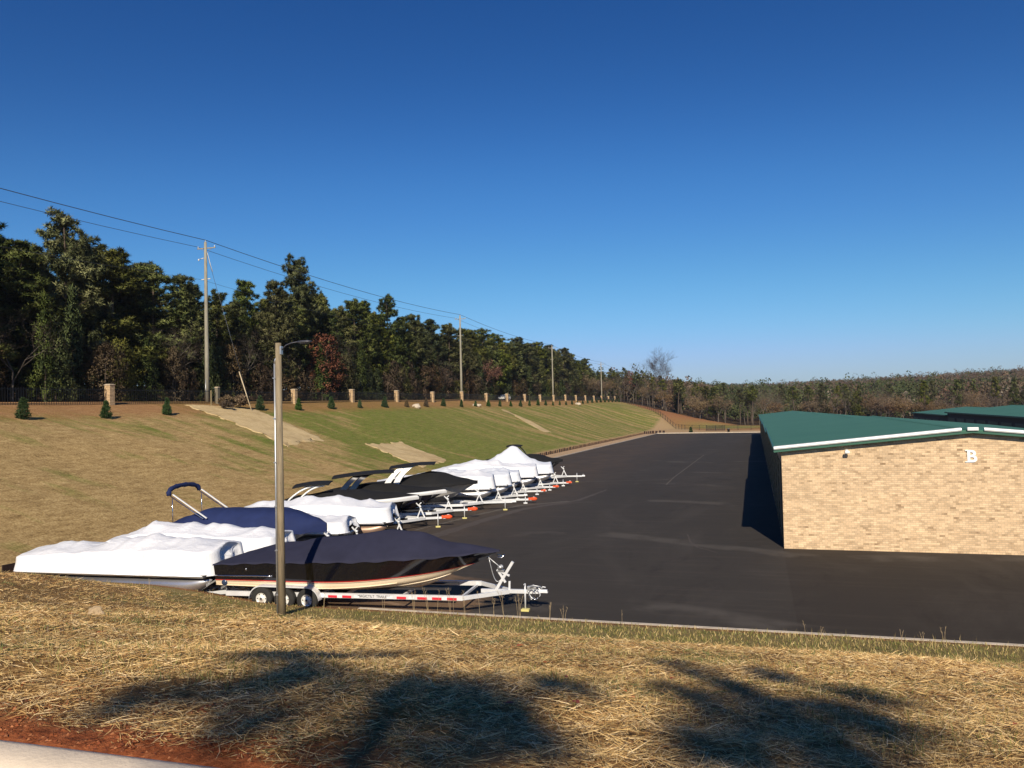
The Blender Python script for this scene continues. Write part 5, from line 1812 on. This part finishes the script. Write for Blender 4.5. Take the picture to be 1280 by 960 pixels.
# ------------------------------------------------------------------ parked vehicle behind the fence
def car():
    x, y = -64.6, 207
    rt = thing('parked_car', 'white vehicle parked behind the black fence before the woods', 'car', (x, y, tz(x, y)), R(84))
    prof = [(-2.2, .45), (-2.25, .85), (-2.1, .98), (-1.1, 1.05), (-.6, 1.55), (1.2, 1.6), (1.95, 1.1), (2.2, 1.0), (2.25, .45)]
    vs = [(px_, -.88, pz) for px_, pz in prof] + [(px_, .88, pz) for px_, pz in prof]
    n_ = len(prof)
    MB().add(vs, [list(range(n_))[::-1], list(range(n_, 2 * n_))] + [(i, i + 1, i + 1 + n_, i + n_) for i in range(n_ - 1)] + [(n_ - 1, 0, n_, 2 * n_ - 1)]).build('body', GEL_WHITE, rt)
    GLS = simple('car_glass', (.02, .025, .03), .1, 0, .05, 2)
    for s_ in (-1, 1):
        MB().add([(-.95, s_ * .89, 1.08), (1.75, s_ * .89, 1.10), (1.15, s_ * .885, 1.50), (-.55, s_ * .885, 1.47)], [(0, 1, 2, 3)]).build('side_window', GLS, rt)
    for px_ in (-1.4, 1.4):
        for s_ in (-1, 1):
            wheel(rt, px_, s_ * .82, .33, .2, s_)
car()

# ------------------------------------------------------------------ foreground straw, grass and weeds
STRAWM = NT('straw_blades')
STRAWM.color(STRAWM.attr('colr').outputs['Color'])
STRAWM.set(.6, 0, .3)
def field(name, n, yr, dens_pow, make):
    pass
def blades(name, X, Y, length, width, tilt, az, colr, zoff, curve=0.0):
    n = len(X)
    Z = terrain(X, Y) + zoff
    D = np.stack([np.cos(az) * np.cos(tilt), np.sin(az) * np.cos(tilt), np.sin(tilt)], -1)
    S = np.cross(D, np.array([0, 0, 1.0])) + 1e-6
    S /= np.linalg.norm(S, axis=1, keepdims=True)
    rollr = r3.uniform(-1, 1, n)[:, None]
    N_ = np.cross(S, D)
    S = S * np.cos(rollr) + N_ * np.sin(rollr)
    C = np.stack([X, Y, Z], -1)
    L = length[:, None]; W_ = width[:, None] / 2
    bend = np.stack([np.cos(az + 1.57), np.sin(az + 1.57), np.zeros(n)], -1) * (curve * r3.normal(0, 1, n) * length)[:, None]
    A = C - S * W_; B = C + S * W_
    M1 = C + D * L * .5 + bend + S * W_; M0 = C + D * L * .5 + bend - S * W_
    E = C + D * L + bend * .3
    if curve > .2:
        E = C + D * L * .95 + bend * 1.5
    V_ = np.stack([A, B, M1, M0, E], 1).reshape(-1, 3)
    i0 = np.arange(n) * 5
    Fq = np.stack([i0, i0 + 1, i0 + 2, i0 + 3], -1)
    Ft = np.stack([i0 + 3, i0 + 2, i0 + 4], -1)
    return npmesh(name, V_, [Fq, Ft], False, {'colr': np.repeat(colr, 5, 0)})
r3 = np.random.default_rng(99)
def scatter(n, d0, d1, p=1.0, yaw_rng=(-.66, .70)):
    """points spread through the visible wedge of the bank, denser near"""
    d = d0 * (d1 / d0) ** (r3.random(n) ** p)
    a = r3.uniform(yaw_rng[0], yaw_rng[1], n)
    l = np.tan(a) * d
    c_, s_ = math.cos(YAW), math.sin(YAW)
    return l * c_ - d * s_, l * s_ + d * c_, d
strawpal = np.array([[.74, .52, .23], [.61, .405, .16], [.47, .285, .10], [.86, .65, .35], [.33, .17, .06], [.21, .11, .042]])
n = 420000
X, Y, d = scatter(n, 2.9, 27, .80)
sh_ = 3.0 * sstep(-14.5, -21, X)
clump = fnoise(X, Y, 1.3, 41) + .6 * fnoise(X, Y, 4.0, 42)
edge_ = 3.16 + (.12 + .22 * fnoise(X, Y, 1.1, 31)) * (.12 + .88 * sstep(-1.9, -2.8, X))
keep = (Y > edge_ + .1 * r3.random(n)) & (Y - sh_ < 19.6 + 1.9 * sstep(-9, -13, X) - 1.8 * sstep(-4, 3, X) - 1.2 * sstep(3, 9, X) + .9 * fnoise(X, Y, .4, 43)) & ((clump > -.75) | (r3.random(n) < .4)) & (X > -30)
X, Y, d = X[keep], Y[keep], d[keep]; n = len(X)
ci = r3.choice(6, n, p=[.22, .24, .22, .12, .13, .07])
tone = (.82 + .3 * fnoise(X, Y, .7, 44))[:, None]
C = strawpal[ci] * tone * (.85 + .3 * r3.random((n, 1)))
greenk = (fnoise(X, Y, .8, 45) + r3.normal(0, .5, n)) > .95
C[greenk] = np.array([.12, .13, .045]) * (.7 + .6 * r3.random((greenk.sum(), 1)))
az = r3.normal(0.0, .75, n) + math.pi * (r3.random(n) < .5)
az = np.where(r3.random(n) < .3, r3.uniform(0, 6.28, n), az)
ln = .02 + .12 * r3.random(n) ** 2 * (1 + .05 * d); wd = np.clip(.00075 * d, .0021, .010) * r3.uniform(.6, 1.25, n)
me = blades('straw', X, Y, ln, wd, r3.normal(.04, .16, n), az, C, r3.uniform(.0, .035, n), .10)
o = link('straw', me, STRAWM.m); tag(o, 'loose pale straw strewn over the foreground bank', 'straw', kind='stuff')
# standing grass
n = 110000
X, Y, d = scatter(n, 3.0, 28, .66)
sh_ = 3.0 * sstep(-14.5, -21, X)
inst = (Y - sh_ > 18.3 + 2.4 * sstep(-9, -13, X) - 1.8 * sstep(-4, 3, X) - 1.2 * sstep(3, 9, X) + .6 * fnoise(X, Y, .4, 43)) & (Y < 23.45)
gn = fnoise(X, Y, .9, 51) + r3.normal(0, .35, n)
keep = (inst | ((gn > .42) & (Y > 4.1) & (Y < 23))) & (X > -32)
X, Y, d, inst = X[keep], Y[keep], d[keep], inst[keep]; n = len(X)
gp = np.array([[.17, .175, .045], [.26, .22, .07], [.40, .30, .12], [.48, .36, .16], [.11, .13, .032]])
C = gp[r3.choice(5, n, p=[.2, .22, .25, .18, .15])] * (.8 + .4 * r3.random((n, 1)))
ln = np.where(inst, r3.uniform(.05, .15, n) * np.where(X < -10, .7, 1), r3.uniform(.04, .11, n)); wd = np.clip(.0010 * d, .003, .016) * r3.uniform(.6, 1.2, n)
me = blades('grass', X, Y, ln, wd, r3.uniform(.6, 1.5, n), r3.uniform(0, 6.28, n), C, np.full(n, -.01), .12)
o = link('grass', me, STRAWM.m); tag(o, 'short yellow green grass on the foreground bank and kerb strip', 'grass', kind='stuff')
# tall dry grass fringe along the crest and behind the kerb
n = 2600
X = r3.uniform(-27, 40, n)
Y = 22.0 + r3.normal(0, .7, n) + .6 * sstep(-14, -20, X)
Y = np.minimum(Y, 23.45)
keep = fnoise(X, Y, .5, 61) + .3 * r3.normal(0, 1, n) > np.where(X < -6, -.3, .35)
X, Y = X[keep], Y[keep]; n = len(X)
C = gp[r3.choice([2, 3, 1], n)] * (.8 + .4 * r3.random((n, 1)))
me = blades('tall_grass', X, Y, r3.uniform(.10, .34, n) * np.where(X < -10, .5, 1), np.full(n, .009), r3.uniform(1.0, 1.55, n), r3.uniform(0, 6.28, n), C, np.full(n, -.02), .15)
o = link('tall_grass', me, STRAWM.m); tag(o, 'wispy tall dry grass along the kerb strip', 'grass', kind='stuff')
# fine weed stalks standing in front of the trailer and kerb
def weed(x, y, h, seed):
    rs_ = random.Random(seed)
    mb = MB()
    for q in range(rs_.choice([1, 2, 2, 3])):
        a = rs_.uniform(0, 6.28); ln_ = rs_.uniform(.05, .22) * h
        p0 = (rs_.uniform(-.03, .03), rs_.uniform(-.03, .03), -.05)
        p1 = (p0[0] + math.cos(a) * ln_ * .4, p0[1] + math.sin(a) * ln_ * .4, h * .55)
        p2 = (p0[0] + math.cos(a) * ln_, p0[1] + math.sin(a) * ln_, h * rs_.uniform(.85, 1))
        mb.tube([p0, p1, p2], [.0045, .0035, .0025], 4, False)
        for w_ in range(3):
            t = rs_.uniform(.5, .95); b = rs_.uniform(0, 6.28)
            c0 = Vector(p1) * (1 - (t - .5) * 2) + Vector(p2) * ((t - .5) * 2)
            mb.tube([c0, c0 + Vector((math.cos(b) * .07 * h, math.sin(b) * .07 * h, .10 * h))], [.003, .002], 3, False)
    return mb
WM = simple('dry_stalk', (.50, .38, .22), .8, 0, .2, 5)
wspots = [(-10.2, 22.9, .75), (-9.75, 23.0, .9), (-9.4, 22.8, .8), (-9.1, 23.1, .95), (-8.9, 22.9, .7), (-8.6, 23.0, .85), (-8.0, 22.8, .9), (-7.7, 23.1, .7), (-7.3, 22.9, .95), (-6.9, 23.0, .8), (-6.75, 22.8, .9), (-6.0, 23.1, .6),
          (-5.5, 22.9, .5), (-11.2, 22.8, .5), (1.1, 22.6, .5), (1.5, 22.7, .35), (3.4, 22.5, .4), (3.9, 22.6, .35), (4.4, 22.6, .5), (-3.8, 22.9, .5), (-16.5, 21.5, .5), (-18.2, 20.8, .55), (-13.0, 22.3, .6)]
for k, (x, y, h) in enumerate(wspots):
    o = weed(x, y, h, k).build('dry_weed', WM, None, (x, y, tz(x, y)))
    tag(o, 'thin dry weed stalk standing at the grassy edge of the lot', 'weed', 'dry weed stalks along the near kerb')
# clods and fallen leaves on the clay lip
n = 9000
X = np.where(r3.random(n) < .8, r3.uniform(-9, -2.2, n), r3.uniform(-9, 5, n)); Y = 3.17 + r3.random(n) ** 1.3 * .8
Z = terrain(X, Y)
s_ = (.003 + .012 * r3.random(n) ** 2)[:, None, None]
base = np.array([[1, 0, 0], [-.5, .87, 0], [-.5, -.87, 0], [0, 0, .9]])[None]
rot = r3.normal(0, 1, (n, 4, 3)) * .25
V_ = (np.stack([X, Y, Z], -1)[:, None, :] + (base + rot) * s_).reshape(-1, 3)
i0 = np.arange(n) * 4
F_ = np.concatenate([np.stack([i0, i0 + 1, i0 + 3], -1), np.stack([i0 + 1, i0 + 2, i0 + 3], -1), np.stack([i0 + 2, i0, i0 + 3], -1)])
cc = np.array([[.34, .10, .035], [.24, .065, .024], [.44, .17, .07], [.15, .045, .02]])[r3.integers(0, 4, n)]
o = link('clay_clods', npmesh('clay_clods', V_, F_, False, {'colr': np.repeat(cc, 4, 0)}), STRAWM.m)
tag(o, 'crumbled red clay clods along the upper kerb', 'soil', kind='stuff')
n = 70
X, Y, d = scatter(n, 4.2, 12, .8)
s_ = r3.uniform(.02, .04, n)[:, None, None]
leaf = np.array([[-1, 0, 0], [-.2, .6, .2], [1, 0, .1], [-.1, -.65, .25]])[None]
ca, sa = np.cos(r3.uniform(0, 6.28, n)), np.sin(r3.uniform(0, 6.28, n))
lf = np.repeat(leaf, n, 0)
lf = np.stack([lf[..., 0] * ca[:, None] - lf[..., 1] * sa[:, None], lf[..., 0] * sa[:, None] + lf[..., 1] * ca[:, None], lf[..., 2]], -1)
V_ = (np.stack([X, Y, terrain(X, Y) + .035], -1)[:, None, :] + lf * s_).reshape(-1, 3)
i0 = np.arange(n) * 4
cc = np.array([[.45, .09, .035], [.50, .16, .05], [.30, .06, .03]])[r3.integers(0, 3, n)]
o = link('fallen_leaves', npmesh('fallen_leaves', V_, np.stack([i0, i0 + 1, i0 + 2, i0 + 3], -1), False, {'colr': np.repeat(cc, 4, 0)}), STRAWM.m)
tag(o, 'scattered red and orange fallen leaves in the straw', 'leaves', kind='stuff')

# ------------------------------------------------------------------ pines behind the camera that shade the foreground
def overhead_pine(name, label, bx, by, h, targets, seed):
    """targets: ground points that lie in the shade of one bough each"""
    global rng
    rng = np.random.default_rng(seed)
    cs, ts, limbs = [], [], []
    z0 = 4.85
    for (gx_, gy_, rad_, cnt_) in targets:
        g = Vector((gx_, gy_, tz(gx_, gy_)))
        # distance back along the sun ray until over the tree
        k = (Vector((bx, by, 0)) - Vector((gx_, gy_, 0))).dot(Vector((SUND.x, SUND.y, 0))) / (SUND.x ** 2 + SUND.y ** 2)
        p = g + SUND * (k + rng.normal(0, .5))
        t = min(.98, max(.25, (p.z - z0 - 1.0) / h))
        p0 = Vector(trunk_at(h, .2, t)); q = p - Vector((bx, by, z0))
        limbs.append((tuple(p0), tuple((p0 + q) / 2 + Vector((0, 0, -.2))), tuple(q), .03))
        for m in range(cnt_):
            cs.append(np.array(q) + rng.normal(0, rad_ * .45, 3)); ts.append(.5)
    V_, F_, T_ = spikes(np.array(cs), np.array(ts), 30, .24, .036, .1, .14)
    cm = npmesh('crown', V_, F_, False, {'tint': T_}); cm.materials.append(PINE)
    tm = trunk_mesh('trunk', h, .22, .2, limbs)
    put_tree(name, (tm, cm), label, bx, by, 1.0, z=z0 + .05, rz=0.0)
T1 = [(-3.58, 5.27, 0.20), (-3.64, 5.81, 0.22), (-3.38, 5.98, 0.24), (-3.5, 7.04, 0.2), (-3.2, 5.3, .2), (-2.73, 4.63, 0.26), (-2.41, 4.36, 0.26), (-2.9, 4.5, .2), (-3.2, 4.07, 0.2), (-2.96, 4.04, 0.2), (-3.45, 3.95, 0.16), (-1.99, 4.72, 0.2), (-1.79, 4.75, 0.24), (-1.55, 4.66, 0.24), (-1.68, 4.19, 0.24), (-1.52, 4.28, 0.22), (-1.36, 4.37, 0.2), (-2.0, 4.3, .14), (-1.86, 3.7, 0.16), (-2.5, 3.62, 0.12), (-1.2, 3.6, 0.2), (-1.36, 3.45, 0.18), (-1.0, 3.75, 0.14), (-1.40, 5.43, 0.14), (-1.25, 5.54, 0.15)]
T2 = [(-0.92, 8.62, 0.28), (-0.61, 7.86, 0.3), (-0.34, 6.74, 0.3), (-0.07, 8.63, 0.3), (0.08, 7.93, 0.26), (-0.17, 6.11, 0.3), (0.02, 5.63, 0.32), (0.21, 5.42, 0.3), (0.43, 6.06, 0.25), (0.66, 7.04, 0.25), (0.71, 6.57, 0.25), (0.19, 4.85, 0.28), (0.02, 4.78, 0.28), (-0.33, 4.75, 0.2), (-0.33, 4.09, 0.22), (-0.21, 3.96, 0.22), (-0.06, 4.03, 0.25), (0.11, 4.25, 0.28), (0.23, 4.18, 0.2), (-0.6, 6.13, 0.2), (0.57, 5.24, 0.18), (0.65, 4.89, 0.18)]
overhead_pine('pine_tree', 'pine behind the viewer whose boughs shade the foreground straw at left', 1.9, -12.5, 12.5, [(x, y, r_ * .8, 4) for x, y, r_ in T1], 71)
overhead_pine('pine_tree', 'pine behind the viewer whose boughs shade the foreground straw at right', 4.4, -12.8, 13.0, [(x, y, r_ * .85, 4) for x, y, r_ in T2], 72)

hz = MB().add([(-3100, -400, -60), (3100, -400, -60), (3100, 5200, -60), (-3100, 5200, -60), (-3100, -400, 48), (3100, -400, 48), (3100, 5200, 48), (-3100, 5200, 48)],
    [(3, 2, 1, 0), (4, 5, 6, 7), (0, 1, 5, 4), (1, 2, 6, 5), (2, 3, 7, 6), (3, 0, 4, 7)])
HM = bpy.data.materials.new('haze'); HM.use_nodes = True
HM.node_tree.nodes.remove(HM.node_tree.nodes['Principled BSDF'])
pv = HM.node_tree.nodes.new('ShaderNodeVolumePrincipled')
pv.inputs['Density'].default_value = .00012
pv.inputs['Color'].default_value = (.86, .90, 1.0, 1)
pv.inputs['Anisotropy'].default_value = .3
HM.node_tree.links.new(pv.outputs[0], HM.node_tree.nodes['Material Output'].inputs['Volume'])
o = hz.build('haze', HM)
o['kind'] = 'stuff'
